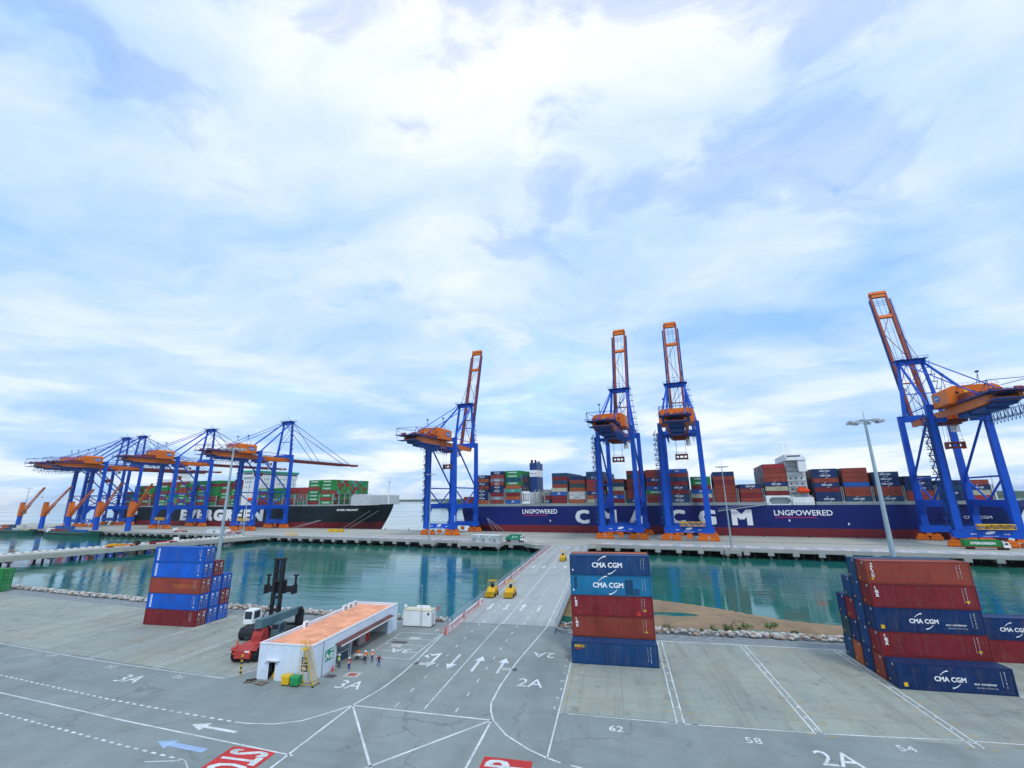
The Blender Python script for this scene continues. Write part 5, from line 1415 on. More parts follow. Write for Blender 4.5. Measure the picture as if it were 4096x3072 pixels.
# ================================================================ LIGHT MASTS
def high_mast(label, x, y, h, r0, z0=0.0, n=8, rx=2.0):
    o = thing('light_mast', label, 'light mast', (x, y, z0), 0, 'tall floodlight masts')
    b = MB(); b.tube((0, 0, .8), (0, 0, h), r0, 12, r2=r0*.38); b.build('pole', M_mast, o)
    b = MB(); b.box((-r0*1.7, -r0*1.7, -.35), (r0*1.7, r0*1.7, .8)); b.build('footing', M_concrete, o)
    b = MB()
    for i in range(16):
        a0, a1 = 2*math.pi*i/16, 2*math.pi*(i+1)/16
        b.tube((rx*math.cos(a0), rx*math.sin(a0), h-.2), (rx*math.cos(a1), rx*math.sin(a1), h-.2), .07, 5)
    for i in range(4): a = math.pi/4+i*math.pi/2; b.tube((0, 0, h-.1), (rx*math.cos(a), rx*math.sin(a), h-.2), .07, 5)
    b.build('head_ring', M_grey, o)
    lm = MB(); lm.prism([(-.55, -.18), (.55, -.18), (.42, .2), (-.42, .2)], -.32, .32, ax='y'); lme = lm.mesh('floodlight', M_mast2)
    for i in range(n):
        a = 2*math.pi*i/n+.2; link('floodlight', lme, o, loc=((rx+.45)*math.cos(a), (rx+.45)*math.sin(a), h-.3), rotz=a+math.pi/2)
    b = MB(); b.tube((0, 0, h), (0, 0, h+1.8), .05, 5); b.build('lightning_rod', M_grey, o)
    return o
M_mast = pm('mast_galvanised', (.34, .44, .47), .45, .08, .2, metal=.25)
M_mast2 = pm('floodlight_housing', (.42, .44, .47), .4, .1)
high_mast('tall grey floodlight mast rising behind the left blue container stack', -91.5, 94.6, 36.6, .52, -.3)
high_mast('tall grey floodlight mast rising behind the right maroon container stack', 45.6, 90.0, 36.4, .52, -.3)
high_mast('thin floodlight mast on the quay apron before the stern side crane', *qp(-104, -2.4)[:2], 37.5, .42)
high_mast('thin floodlight mast on the quay apron before the navy bay row', *qp(53, -2.0)[:2], 36.3, .42)
high_mast('thin floodlight mast on the quay edge before the black ship bow crane', *qp(-256, -2.4)[:2], 37, .42)
high_mast('floodlight mast far down the quay past the barge cranes', *qp(-578, 6)[:2], 38.4, .42)
o = MB(); o.tube((-36.2, 86.15, 0), (-36.2, 86.15, 7.2), .05, 6); o.box((-36.35, 86.1, 7.2), (-36.05, 86.2, 7.35)); q = o.build('antenna_pole', M_grey); tag(q, 'thin grey antenna pole standing beside the white cabin', 'pole')

# ================================================================ PEDESTAL JIB CRANES AND BARGES
def jib(u, lab, tipdz, tipdu):
    o = thing('pedestal_jib_crane', lab, 'jib crane', qp(u, 6), TH, 'orange pedestal jib cranes at the barge berth')
    b = MB(); b.tube((0, 0, 0), (0, 0, 11.5), 2.1, 14, r2=1.8); b.build('pedestal', M_blue, o)
    b = MB(); b.tube((0, 0, 11.5), (0, 0, 13), 2.3, 14); b.prism([(-1.9, 13), (2.2, 13), (2.6, 16), (1.4, 23.6), (-1.2, 23.6), (-1.9, 18)], -1.6, 1.6, ax='y'); tw_ = b.build('slewing_tower', M_orange, o)
    b = MB(); b.box((-.8, -1.7, 23.6), (1.0, 1.7, 24.4)); b.build('sheave_head', M_orange2, o)
    L = 30; tip = Vector((tipdu, 0, tipdz)); root = Vector((2.2, 0, 14.5))
    b = MB()
    for s_ in (-1.1, 1.1):
        b.beam(root+Vector((0, s_, 0)), tip+Vector((0, s_*.5, 0)), .55, .8)
        b.beam(root+Vector((.6, s_, -1.2)), root.lerp(tip, .35)+Vector((.3, s_*.85, -.9)), .4, .5)
    for i in range(7):
        f0, f1 = i/7, (i+1)/7; p = root.lerp(tip, f0); q_ = root.lerp(tip, f1); b.beam(p+Vector((0, -1.05*(1-.5*f0), 0)), q_+Vector((0, 1.05*(1-.5*f1), 0)), .22, .25)
        b.beam(q_+Vector((0, -1.05*(1-.5*f1), 0)), q_+Vector((0, 1.05*(1-.5*f1), 0)), .22, .25)
    b.build('jib_boom', M_orange, o)
    b = MB(); b.tube((.2, 0, 24.2), tip, .07, 4); b.tube(tip, tip+Vector((0, 0, -9)), .06, 4); b.build('luffing_rope', M_dark, o)
    b = MB(); b.box((tip.x-.4, -.4, tip.z-10), (tip.x+.4, .4, tip.z-9)); b.build('hook_block', M_yellow, o)
    b = MB(); b.box((1.2, 1.62, 13.2), (3.2, 3.2, 16)); b.build('cabin', M_white, o)
    return o
jib(-583, 'farthest orange jib crane on blue pedestal behind the first barge', 38.3, 33)
jib(-540, 'orange jib crane on blue pedestal in the gap between two barges', 37.8, 36)
jib(-496, 'orange jib crane on blue pedestal behind stern of second barge', 35.1, 30)
jib(-451, 'orange jib crane on blue pedestal above bow of second barge', 40.2, 26)
jib(-404.5, 'orange jib crane on blue pedestal alone past second barge bow', 38.4, 22)

M_barge = pm('barge_green', (.012, .10, .075), .5, .15, .1, dirt=.15)
def barge(u0, u1, lab, boxes):
    L = u1-u0; o = thing('river_barge', lab, 'barge', qp(u0, -13, WATER_Z), TH)
    b = MB(); n = 16; W_ = 11
    for s_ in (-1, 1):
        for i in range(n+1):
            f = i/n; hb = W_/2*(1-max(0, (f-.8)/.2)**2*.85)*(1-max(0, (.12-f)/.12)**2*.3); sh = 1.6*max(0, (f-.75)/.25)**1.5+.5*max(0, (.12-f)/.12)
            b.v += [(L*(.02+.94*f), W_/2+s_*hb*.9, -1.2), (L*f, W_/2+s_*hb, 3.0+sh)]
    for s_ in (0, 1):
        k = s_*(n+1)*2
        for i in range(n): b.f.append((k+2*i, k+2*i+2, k+2*i+3, k+2*i+1)); b.m.append(0)
    k = (n+1)*2
    for i in range(n): b.f.append((2*i+1, 2*i+3, k+2*i+3, k+2*i+1)); b.m.append(1)
    b.f += [(0, 1, k+1, k), (2*n, 2*n+1, k+2*n+1, k+2*n)]; b.m += [0, 0]
    b.build('hull', [M_barge, M_deckg], o)
    b = MB(); b.box((L*.1, 1.2, 3.0), (L*.86, 1.5, 4.2)); b.box((L*.1, 9.5, 3.0), (L*.86, 9.8, 4.2)); b.build('coaming', M_barge, o)
    b = MB()
    for i in range(int(L*.76/3)): b.lathe([(.15, -.15), (.5, -.15), (.5, .15), (.15, .15)], 8, ax='y', o=(L*.1+i*3, -.12, 2.3))
    tag(b.build('fender_tyres', M_tyre, o), kind='stuff')
    b = MB(); b.box((1.5, 2.5, 3.3), (7.0, 8.5, 6.0)); b.box((2.2, 3.2, 6.0), (6.0, 7.8, 8.0)); wh = b.build('wheelhouse', M_white, o)
    b = MB(); b.box((6.01, 3.4, 6.6), (6.06, 7.6, 7.5)); b.box((2.6, 3.12, 6.6), (5.6, 3.18, 7.5)); b.build('window', M_winb, wh)
    for (k_, x, t, row, lab2) in boxes:
        c = link('stacked_container', lo_mesh(k_), None, loc=qp(u0+x, -13+1.9+row*2.6, WATER_Z+3.05+t*2.6), rotz=TH)
        tag(c, lab2, 'container', 'containers on the barges')
    return o
barge(-583, -515, 'green river barge with mixed containers berthed behind the trestle, farther one',
      [('O', 10, 0, 0, 'orange brown container on the farther barge'), ('D', 23, 0, 0, 'slate blue container on the farther barge'), ('W', 36, 0, 0, 'off white container on the farther barge'),
       ('C', 49, 0, 0, 'cream container near bow of the farther barge'), ('O', 10, 1, 1, 'orange brown container upper tier on the farther barge'), ('W', 36, 1, 1, 'off white container upper tier on the farther barge'), ('D', 23, 1, 1, 'slate blue container upper tier on the farther barge')])
barge(-491, -413, 'green river barge with blue and maroon containers, the nearer one by the jib cranes',
      [('F', 10, 0, 0, 'crimson container at the stern end of the nearer barge'), ('R', 23, 0, 0, 'rust red container amidships on the nearer barge'), ('B', 36, 0, 0, 'bright blue container amidships on the nearer barge'), ('V', 49, 0, 0, 'vivid blue container at bow end of the nearer barge'),
       ('B', 10, 1, 1, 'bright blue container upper tier aft on the nearer barge'), ('M', 23, 0, 1, 'maroon container inner row of the nearer barge'), ('B', 23, 1, 1, 'bright blue container upper tier amidships on the nearer barge')])

# ================================================================ OFFICE BUILDING
BX, BY, BW, BD, BH = -48.5, 59.3, 8.2, 25.2, 4.35
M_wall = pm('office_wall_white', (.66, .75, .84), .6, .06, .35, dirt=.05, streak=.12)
M_roof = pm('office_roof_orange', (.78, .34, .19), .75, .18, .45, dirt=.38)
M_trim = pm('office_trim', (.76, .78, .79), .5, .05, dirt=.12)
M_brown = pm('awning_brown', (.13, .055, .045), .6, .15, .5)
of = thing('site_office', 'long white single storey office with orange roof and open veranda', 'building', (BX, BY, 0))
T = .2
fw_ = MB()   # front wall with a doorway at x 1.75..2.75
fw_.box((0, 0, 0), (1.75, T, BH)); fw_.box((2.75, 0, 0), (BW, T, BH)); fw_.box((1.75, 0, 2.15), (2.75, T, BH)); fw_.build('front_wall', M_wall, of)
b = MB(); b.box((0, T, 0), (T, BD, BH)); b.box((T, BD-T, 0), (BW, BD, BH)); b.build('rear_wall', M_wall, of)
b = MB(); b.box((BW-T, T, 0), (BW, 5.7, BH)); b.box((BW-T, 21.6, 0), (BW, BD-T, BH)); b.box((BW-T, 5.7, 2.95), (BW, 21.6, BH)); b.build('side_wall', M_wall, of)
b = MB(); b.box((BW-3.4, 5.7, 0), (BW, 21.6, .32)); b.build('veranda_floor', M_concreted, of)
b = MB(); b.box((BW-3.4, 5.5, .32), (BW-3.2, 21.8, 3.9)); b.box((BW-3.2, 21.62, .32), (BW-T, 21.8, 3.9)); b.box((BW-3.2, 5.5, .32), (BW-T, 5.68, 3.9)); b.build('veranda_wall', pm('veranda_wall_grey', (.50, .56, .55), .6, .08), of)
b = MB(); b.box((T, T, 3.75), (BW-T, BD-T, 4.02)); b.build('roof', M_roof, of)
b = MB()
b.box((-.06, -.06, BH), (BW+.06, T+.04, BH+.12)); b.box((BW-T-.04, T+.04, BH), (BW+.06, BD+.06, BH+.12)); b.box((-.06, T+.04, BH), (T+.04, BD+.06, BH+.12)); b.box((T+.04, BD-T-.04, BH), (BW-T-.04, BD+.06, BH+.12)); b.build('parapet_coping', M_trim, of)
b = MB(); b.prism([(BW+.02, 3.18), (BW+1.0, 2.98), (BW+1.0, 2.90), (BW+.02, 3.08)], 5.3, 22.2, ax='y'); aw = b.build('awning', M_brown, of)
b = MB(); b.box((BW+1.0, 5.3, 2.84), (BW+1.06, 22.2, 3.0)); b.build('gutter', M_trim, aw)
b = MB(); b.box((BW-.12, 5.75, .34), (BW-.08, 9.1, 2.92)); b.build('glass_screen', pm('veranda_glass', (.05, .10, .13), .06, .15, spec=.8), of)
b = MB()
for y in (5.7, 9.1): b.box((BW-.16, y, .32), (BW-.02, y+.10, 2.95))
b.box((BW-.14, 5.8, 1.5), (BW-.04, 9.1, 1.56)); b.build('screen_frame', M_trim, of)
b = MB(); b.box((BW-.18, 9.7, .32), (BW-.05, 9.85, 2.95)); b.build('veranda_post', M_trim, of)
b = MB(); b.box((BW-3.19, 12.2, 1.6), (BW-3.16, 13.6, 2.6)); b.box((BW-3.19, 17.8, 1.7), (BW-3.16, 18.8, 2.7)); b.build('window', M_winb, of)
b = MB(); b.box((BW-1.8, 14.2, .32), (BW-1.3, 16.3, 1.5)); b.build('notice_cabinet', pm('cabinet_pink', (.48, .36, .34), .5, .08), of)
b = MB(); b.box((BW-1.75, 16.35, .32), (BW-1.2, 17.3, 1.7)); b.build('red_rack', M_red, of)
b = MB(); b.box((.75, -.05, .05), (1.72, -.008, 2.12)); d_ = b.build('door', M_wall, of)
b = MB(); b.box((.85, -.09, 1.0), (.95, -.055, 1.12)); b.build('handle', M_grey, d_)
b = MB(); b.box((1.68, -.04, 0), (1.75, .19, 2.2)); b.box((2.75, -.04, 0), (2.82, .19, 2.2)); b.box((1.68, -.04, 2.15), (2.82, .19, 2.24)); b.build('door_frame', M_trim, of)
b = MB(); b.box((1.3, -.42, 2.42), (3.4, 0, 2.5)); b.build('door_canopy', M_trim, of)
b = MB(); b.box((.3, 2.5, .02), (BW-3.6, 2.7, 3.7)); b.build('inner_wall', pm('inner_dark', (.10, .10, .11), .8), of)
b = MB(); b.box((1.9, .6, 0), (2.5, 1.3, .5)); b.box((2.0, .7, .5), (2.35, 1.1, .8)); b.build('yellow_crate', M_yellow, of)
b = MB(); b.tube((BW+.08, 2.4, .05), (BW+.08, 2.4, BH), .05, 6); b.box((BW, 2.3, 0), (BW+.45, 2.6, .09)); b.build('downpipe', M_grey, of)
for y in (8.6, 19.4, 21.1, 22.7):
    b = MB(); b.box((.25, y, 4.02), (.62, y+.95, 4.95)); ac = b.build('air_conditioner', M_white, of)
    b = MB(); b.box((.62, y+.12, 4.15), (.64, y+.8, 4.8)); b.build('fan_grille', M_grey, ac)
b = MB(); b.tube((BW-.3, BD-.4, BH), (BW-.3, BD-.4, BH+1.6), .03, 5); b.build('aerial', M_grey, of)
M_sgreen = pm('sign_green', (.012, .27, .17), .5, .05)
sg = MB(); sg.box((BW+.03, 3.0, 1.55), (BW+.07, 5.0, 2.95)); sgn = sg.build('assembly_sign', M_sgreen, of)
b = MB()
for (y, z, r_) in ((3.35, 2.35, .17), (3.75, 2.1, .13), (3.15, 1.95, .1)): b.lathe([(r_, 0), (r_, .02)], 10, ax='x', o=(BW+.07, y, z)); b.box((BW+.07, y-r_, z-r_*2.2), (BW+.09, y+r_, z-r_*.9))
for z in (2.72, 2.3, 2.05, 1.8): b.box((BW+.07, 4.1, z-.1), (BW+.09, 4.85, z+.05))
for (y, s_) in ((3.12, 1), (4.75, 1)): b.prism([(y, 1.65), (y+.2, 1.65), (y+.1, 1.85)], BW+.07, BW+.09, ax='x'); b.prism([(y, 2.85), (y+.2, 2.85), (y+.1, 2.65)], BW+.07, BW+.09, ax='x')
b.build('pictogram', M_letter, sgn)
for s_, z in (('3A', 2.25), ('06', 1.35)):
    b = MB(); b.box((6.75, -.05, z), (7.65, -.01, z+.75)); bd = b.build('number_board', M_dark, of)
    text_obj('board_lettering', bd, s_, (6.88, -.052, z+.13), .64, .48, M_letter, bold=.03, ext=.02)

# white cabin behind it
cb = thing('white_cabin', 'small white container cabin between the office and red striped barriers', 'cabin', (-40.0, 86.4, 0))
b = MB(); b.box((0, 0, .15), (5.6, 2.4, 2.75))
for i in range(18): b.box((.15+i*.3, -.03, .3), (.28+i*.3, .0, 2.6))
b.build('body', M_white, cb)
b = MB(); b.box((-.05, -.05, 2.75), (5.65, 2.45, 2.9)); b.build('roof', pm('cabin_roof_cream', (.62, .58, .44), .7, .1, dirt=.3), cb)
b = MB(); b.box((0, 0, .0), (.3, 2.4, .15)); b.box((5.3, 0, 0), (5.6, 2.4, .15)); b.box((2.4, .05, 0), (3.2, .3, .15)); b.build('skid', M_dark, cb)
b = MB(); b.box((2.2, 1.2, 2.9), (4.9, 1.35, 3.5))
for i in range(6): b.box((2.25+i*.45, 1.17, 2.95), (2.62+i*.45, 1.195, 3.45))
b.build('roof_board', M_white, cb)
b = MB(); b.box((5.61, .7, .3), (5.64, 1.6, 2.3)); dd = b.build('door', M_greyl, cb)
b = MB(); b.box((4.9, -.05, 2.1), (5.3, -.01, 2.5)); b.build('lamp_box', M_dark, cb)
b = MB(); b.tube((.4, -.0, 2.9), (.4, 0, 3.4), .03, 5); b.lathe([(.05, 0), (.32, .1), (.34, .16)], 10, ax='y', o=(.4, -.05, 3.5)); b.build('dish', M_white, cb)
b = MB(); b.tube((0, 0, 0), (0, 0, 2.6), .03, 5); b.add([(0, .0, 2.6), (.32, .0, 2.2), (.32, .02, 3.1), (.0, .02, 3.3)], [(0, 1, 2, 3)]); q = b.build('red_flag', M_red, None, loc=(-34.1, 88.9, 0)); tag(q, 'small red flag on a pole behind the white cabin', 'flag')

# ================================================================ YARD FURNITURE
def bin_(x, y, mat, lab):
    o = thing('wheelie_bin', lab, 'bin', (x, y, 0))
    b = MB(); b.prism([(-.5, .18), (.5, .18), (.58, 1.0), (-.58, 1.0)], -.45, .45, ax='y'); b.build('tub', mat, o)
    b = MB(); b.prism([(-.5, 1.02), (.5, 1.02), (.44, 1.2), (-.44, 1.2)], -.62, .62, ax='x'); b.build('lid', mat, o)
    b = MB(); b.tube((-.62, -.48, .98), (.62, -.48, .98), .03, 5); b.build('rim_handle', mat, o)
    for sx in (-.42, .42):
        for sy in (-.34, .34): b = MB(); b.tube((sx-.05, sy, .1), (sx+.05, sy, .1), .1, 8); b.build('wheel', M_tyre, o)
    for z in (.4, .65): b = MB(); b.box((-.3, -.475, z), (.3, -.452, z+.06)); b.build('rib', mat, o)
bin_(-43.0, 58.35, pm('bin_yellow', (.72, .46, .02), .45, .06), 'yellow four wheeled bin by the office front wall')
bin_(-41.6, 58.25, pm('bin_green', (.02, .30, .10), .45, .06), 'green four wheeled bin by the office front wall')
ld = thing('rolling_stair', 'yellow rolling access stair leaning at the office corner', 'stair', (-39.1, 58.25, 0))
b = MB()
for y in (0, .85): b.beam((0, y, .2), (-1.55, y, 4.2), .07, .12)
b.build('stringer', M_yellow, ld)
for i in range(13):
    f = (i+.5)/13; b = MB(); b.box((-1.55*f-.14, .03, .2+4*f), (-1.55*f+.12, .82, .24+4*f)); b.build('step', M_greyl, ld)
b = MB(); b.box((-2.3, 0, 4.18), (-1.5, .85, 4.25)); b.build('platform', M_yellow, ld)
b = MB()
for y in (0, .85):
    b.tube((-2.25, y, .2), (-2.25, y, 5.2), .035, 5); b.tube((-1.5, y, .2), (-1.55, y, 5.2), .03, 5); b.tube((-2.25, y, 5.2), (-1.55, y, 5.2), .03, 5); b.tube((-1.55, y, 5.2), (-.1, y, 1.3), .03, 5); b.tube((-.1, y, 1.3), (-.02, y, .3), .03, 5)
    b.tube((-2.25, y, 2.2), (-.7, y, 2.0), .03, 5); b.tube((-2.25, y, .25), (.1, y, .25), .04, 5); b.tube((-1.85, y, 4.25), (-1.85, y, 5.2), .025, 5)
for x in (-2.25, .1): b.tube((x, -.25, .25), (x, 1.1, .25), .04, 5)
b.tube((-2.25, 0, 5.2), (-2.25, .85, 5.2), .03, 5); b.build('frame', M_yellow, ld)
for x in (-2.25, .1):
    for y in (-.2, 1.05): b = MB(); b.tube((x, y-.05, .11), (x, y+.05, .11), .11, 8); b.build('castor', M_tyre, ld)
bo = thing('striped_bollard', 'tall yellow and black striped post at the bay corner by stacker truck', 'bollard', (-51.6, 59.9, 0))
for i in range(9): b = MB(); b.tube((0, 0, i*.29), (0, 0, (i+1)*.29), .12, 10); b.build('stripe', M_yellow if i % 2 == 0 else M_dark, bo)
M_wood = pm('weathered_timber', (.22, .17, .13), .9, .25, 1.5, dirt=.2)
for (x, y, rz, z, lab) in ((-48.6, 58.4, .2, 0, 'weathered timber pallet lying left of the office door'), (-46.6, 58.0, -.15, 0, 'weathered pallet before the open office door')):
    o = thing('timber_pallet', lab, 'pallet', (x, y, z), rz)
    for i in range(6): b = MB(); b.box((-.65, -.5+i*.18, .12), (.65, -.38+i*.18, .15)); b.build('plank', M_wood, o)
    for sx in (-.6, 0, .55): b = MB(); b.box((sx-.05, -.5, 0), (sx+.05, .5, .118)); b.build('bearer', M_wood, o)
    if rz > 0: b = MB(); b.tube((-.5, -.2, .25), (.6, .3, .25), .09, 6); b.tube((-.6, .1, .22), (.5, -.3, .22), .07, 6); b.build('scrap_pipe', M_dark, o)
# red and white barriers on the bridge
def barrier_mesh(mat, mat2):
    b = MB(); b.prism([(-.3, 0), (.3, 0), (.24, .25), (.12, .5), (.1, .95), (-.1, .95), (-.12, .5), (-.24, .25)], 0, 1.96, ax='y', mi=0)
    for k in range(3): y = .25+k*.6; b.add([(.312, y, .02), (.312, y+.26, .02), (.115, y+.42, .94), (.115, y+.16, .94)], [(0, 1, 2, 3)], 1); b.add([(-.312, y, .02), (-.312, y+.26, .02), (-.115, y+.42, .94), (-.115, y+.16, .94)], [(0, 1, 2, 3)], 1)
    return b.mesh('barrier', [mat, mat2])
M_pink = pm('faded_red_plastic', (.56, .12, .13), .5, .2, .4)
bm_w = barrier_mesh(M_white, M_pink); bm_r = barrier_mesh(M_pink, M_white)
y = 82.6; i = 0
while y < 228:
    if not (106.6 < y < 119.8):
        red = (i % 4 == 0) if y > 119 else (i % 5 == 0)
        o = link('road_barrier', bm_r if red else bm_w, None, loc=(-30.1+.02*(i % 3), y, .0 if y < 91 else .005)); o.rotation_euler = (0, 0, rnd.uniform(-.02, .02)); o.scale = (1, 1, 1.2)
        tag(o, 'faded red plastic road barrier in the row along the bridge railing' if red else 'white plastic road barrier with red slanted stripes along the bridge railing', 'road barrier', 'barriers along the bridge')
        i += 1
    y += 2.02
# yellow ballasted guard machines on the bridge
def guard(x, y, rz, lab):
    o = thing('counterweight_truck', lab, 'forklift', (x, y, .005), rz)
    b = MB(); b.prism([(-2.2, .35), (2.0, .35), (2.2, .8), (2.2, 1.75), (1.0, 2.0), (-1.0, 1.85), (-1.3, 1.2), (-2.2, 1.1)], -1.0, 1.0, ax='x'); b.build('body', M_yellow, o)
    b = MB(); b.box((-1.1, -2.9, .25), (1.1, -2.2, 1.35)); b.build('counterweight', pm('dull_yellow', (.50, .29, .01), .5, .1), o)
    b = MB()
    for sx in (-.9, .9):
        b.tube((sx, -.6, 1.8), (sx, -.7, 3.5), .06, 5); b.tube((sx, 1.1, 1.9), (sx, .9, 3.5), .06, 5); b.tube((sx, -.7, 3.5), (sx, .9, 3.5), .06, 5)
    for yy in (-.7, .1, .9): b.tube((-.9, yy, 3.5), (.9, yy, 3.5), .06, 5)
    b.build('overhead_guard', M_yellow, o)
    for sx in (-1.02, 1.02):
        for yy in (-1.3, 1.3): b = MB(); b.tube((sx-.18, yy, .45), (sx+.18, yy, .45), .45, 12); b.build('wheel', M_tyre, o)
    b = MB(); b.box((-.35, -.2, 1.8), (.35, .4, 2.1)); b.box((-.35, .35, 2.1), (.35, .5, 2.7)); b.build('seat', M_dark, o)
    b = MB(); b.tube((1.01, -.6, .9), (1.01, 1.0, 1.4), .05, 5); b.build('side_bar', M_dark, o)
GRD = None
guard(-29.9, 115.2, 0, 'yellow forklift parked in the gap of the bridge barriers')
guard(-25.3, 115.2, 0, 'yellow forklift standing in the inner lane beside barrier gap')
guard(-18.8, 179.5, 0, 'yellow forklift farther along the bridge by its middle line')

# ================================================================ REACH STACKER AND MAST TRUCK
def wheel(o, x, y, z, r_, w_, nm='wheel', hub=M_grey):
    b = MB(); b.lathe([(r_*.55, -w_/2), (r_*.92, -w_/2), (r_, -w_*.32), (r_, w_*.32), (r_*.92, w_/2), (r_*.55, w_/2)], 18, ax='x', o=(x, y, z)); t_ = b.build(nm, M_tyre, o)
    b = MB(); b.lathe([(.1, -w_*.52), (r_*.52, -w_*.42), (r_*.52, w_*.42), (.1, w_*.52)], 14, ax='x', o=(x, y, z)); b.build('rim', hub, t_)
M_rsred = pm('stacker_red', (.40, .045, .040), .5, .15, .6, dirt=.2)
M_teal = pm('boom_grey_teal', (.085, .16, .18), .45, .1, .3, dirt=.1)
rs = thing('reach_stacker', 'red tailed container reach stacker with grey boom beside the office', 'reach stacker', (-55.2, 64.6, 0), R(8.5))
b = MB(); b.prism([(-.9, .75), (-.5, .55), (4.2, .6), (4.2, 1.9), (2.8, 2.25), (.4, 2.15), (-.8, 1.75)], -1.2, 1.2, ax='x'); b.prism([(1.7, 1.0), (4.2, 1.0), (4.2, 1.9), (1.7, 2.1)], -1.7, 1.7, ax='x'); b.build('counterweight', M_rsred, rs)
b = MB(); b.prism([(2.2, 2.0), (4.4, 2.0), (4.0, 3.7), (3.0, 3.8), (2.4, 3.0)], -.8, .8, ax='x'); b.build('boom_bracket', M_rsred, rs)
b = MB(); b.prism([(4.2, .7), (12.2, .7), (12.6, 1.3), (12.0, 2.0), (4.2, 2.0)], -1.2, 1.2, ax='x'); b.build('chassis', M_dark, rs)
for sx in (-1.62, 1.62): wheel(rs, sx, .45, .95, .95, .78)
for sx in (-1.62, 1.62): b = MB(); b.prism([(-.65, 1.7), (-.4, 2.05), (1.3, 2.05), (1.6, 1.7), (1.5, 1.66), (1.2, 1.95), (-.3, 1.95), (-.6, 1.66)], sx-.4, sx+.4, ax='x'); b.build('mudguard', M_rsred, rs)
for sx in (-1.75, -1.05, 1.05, 1.75): wheel(rs, sx, 10.4, .92, .92, .6)
bm_ = MB(); bm_.beam((0, 2.4, 4.55), (0, 13.4, 4.0), 1.15, 1.25, w2=1.0, h2=1.1); bm_.build('boom', M_teal, rs)
b = MB(); b.beam((0, 13.0, 4.02), (0, 15.4, 3.9), .8, .85); b.build('boom_extension', M_dark, rs)
b = MB(); b.box((-.6, 14.7, 1.6), (.6, 15.6, 3.9)); b.box((-3.0, 14.9, 1.1), (3.0, 15.5, 1.65))
for sx in (-3.0, 3.0): b.box((sx-.2, 14.2, .7), (sx+.2, 16.2, 1.5))
b.build('spreader', M_dark, rs)
for sx in (-.75, .75):
    b = MB(); b.tube((sx, 8.0, 1.9), (sx, 5.6, 3.9), .2, 8); b.build('lift_cylinder', M_dark, rs)
b = MB(); b.prism([(4.9, 2.0), (7.0, 2.0), (7.2, 2.9), (6.8, 4.0), (5.1, 4.0), (4.9, 3.0)], .75, 2.0, ax='x'); cbn = b.build('cab', M_teal, rs)
b = MB(); b.box((2.001, 5.2, 2.7), (2.03, 6.7, 3.85)); b.box((.9, 4.93, 2.8), (1.9, 4.97, 3.85)); b.build('window', M_glass, cbn)
b = MB(); b.tube((-1.7, 6.2, 2.1), (-1.7, 9.4, 2.1), .55, 12); b.build('fuel_tank', pm('tank_teal', (.03, .30, .33), .4, .1), rs)
b = MB(); b.box((-1.5, 5.0, 2.0), (-.7, 9, 2.7)); b.build('engine_deck', M_rsred, rs)
b = MB(); b.box((1.0, -.96, 1.3), (1.4, -.92, 1.55)); b.box((-1.4, -.96, 1.3), (-1.0, -.92, 1.55)); b.build('tail_light', M_lboat, rs)
b = MB(); b.box((.35, -.87, 1.55), (1.1, -.84, 1.75)); b.build('name_strip', M_letter, rs)
b = MB(); b.tube((-1.3, -.2, 1.9), (-1.3, -.2, 2.6), .1, 6); b.lathe([(.12, 0), (.16, .1), (.1, .25)], 8, o=(-1.3, -.2, 2.6)); b.build('beacon', M_lboat, rs)

mt = thing('empty_container_handler', 'black masted container handler with white cab behind the reach stacker', 'container handler', (-62.9, 73.0, 0), R(3))
b = MB(); b.prism([(0, .7), (6.0, .7), (6.6, 1.1), (6.6, 2.2), (3, 2.3), (.4, 2.0), (0, 1.4)], -1.35, 1.35, ax='x'); b.build('chassis', M_dark, mt)
for sx in (-1.5, 1.5): wheel(mt, sx, 1.2, .75, .75, .5); wheel(mt, sx, 5.6, .85, .85, .6)
b = MB(); b.prism([(1.8, 2.3), (4.0, 2.3), (4.2, 3.3), (3.8, 4.5), (2.0, 4.5), (1.8, 3.4)], -2.1, -.3, ax='x'); cbn = b.build('cab', M_white, mt)
b = MB(); b.box((-1.9, 1.76, 3.1), (-.5, 1.79, 4.3)); b.box((-.29, 2.1, 3.1), (-.26, 3.6, 4.3)); b.box((-2.13, 2.1, 3.1), (-2.11, 3.6, 4.3)); b.build('window', M_glass, cbn)
mm = MB()
for sx in (-.75, .75): mm.box((sx-.26, 7.0, .5), (sx+.26, 7.6, 12.4))
for z in (1.2, 3.2, 5.4, 8.3, 10.0, 12.2): mm.box((-1.0, 6.95, z), (1.0, 7.65, z+.42))
for sx in (-.25, .25): mm.box((sx-.07, 7.15, 7.5), (sx+.07, 7.4, 12.2))
mm.box((-1.15, 6.9, 12.3), (1.15, 7.7, 12.55)); mm.build('mast', M_dark, mt)
b = MB(); b.box((-1.3, 7.66, 6.2), (1.3, 8.2, 8.6)); b.box((-2.9, 7.8, 6.4), (2.9, 8.4, 7.5))
for sx in (-2.9, 2.9): b.box((sx-.22, 7.6, 6.1), (sx+.22, 8.9, 7.7)); b.box((sx-.16, 8.3, 7.7), (sx+.16, 8.6, 9.3)); b.box((sx-.36, 8.2, 9.2), (sx+.36, 8.8, 9.5))
b.build('side_lift_spreader', M_dark, mt)
b = MB()
for sx in (-.4, 1.1): b.tube((sx, 4.0, 2.3), (sx, 7.0, 5.2), .1, 6)
b.build('tilt_cylinder', M_dark, mt)

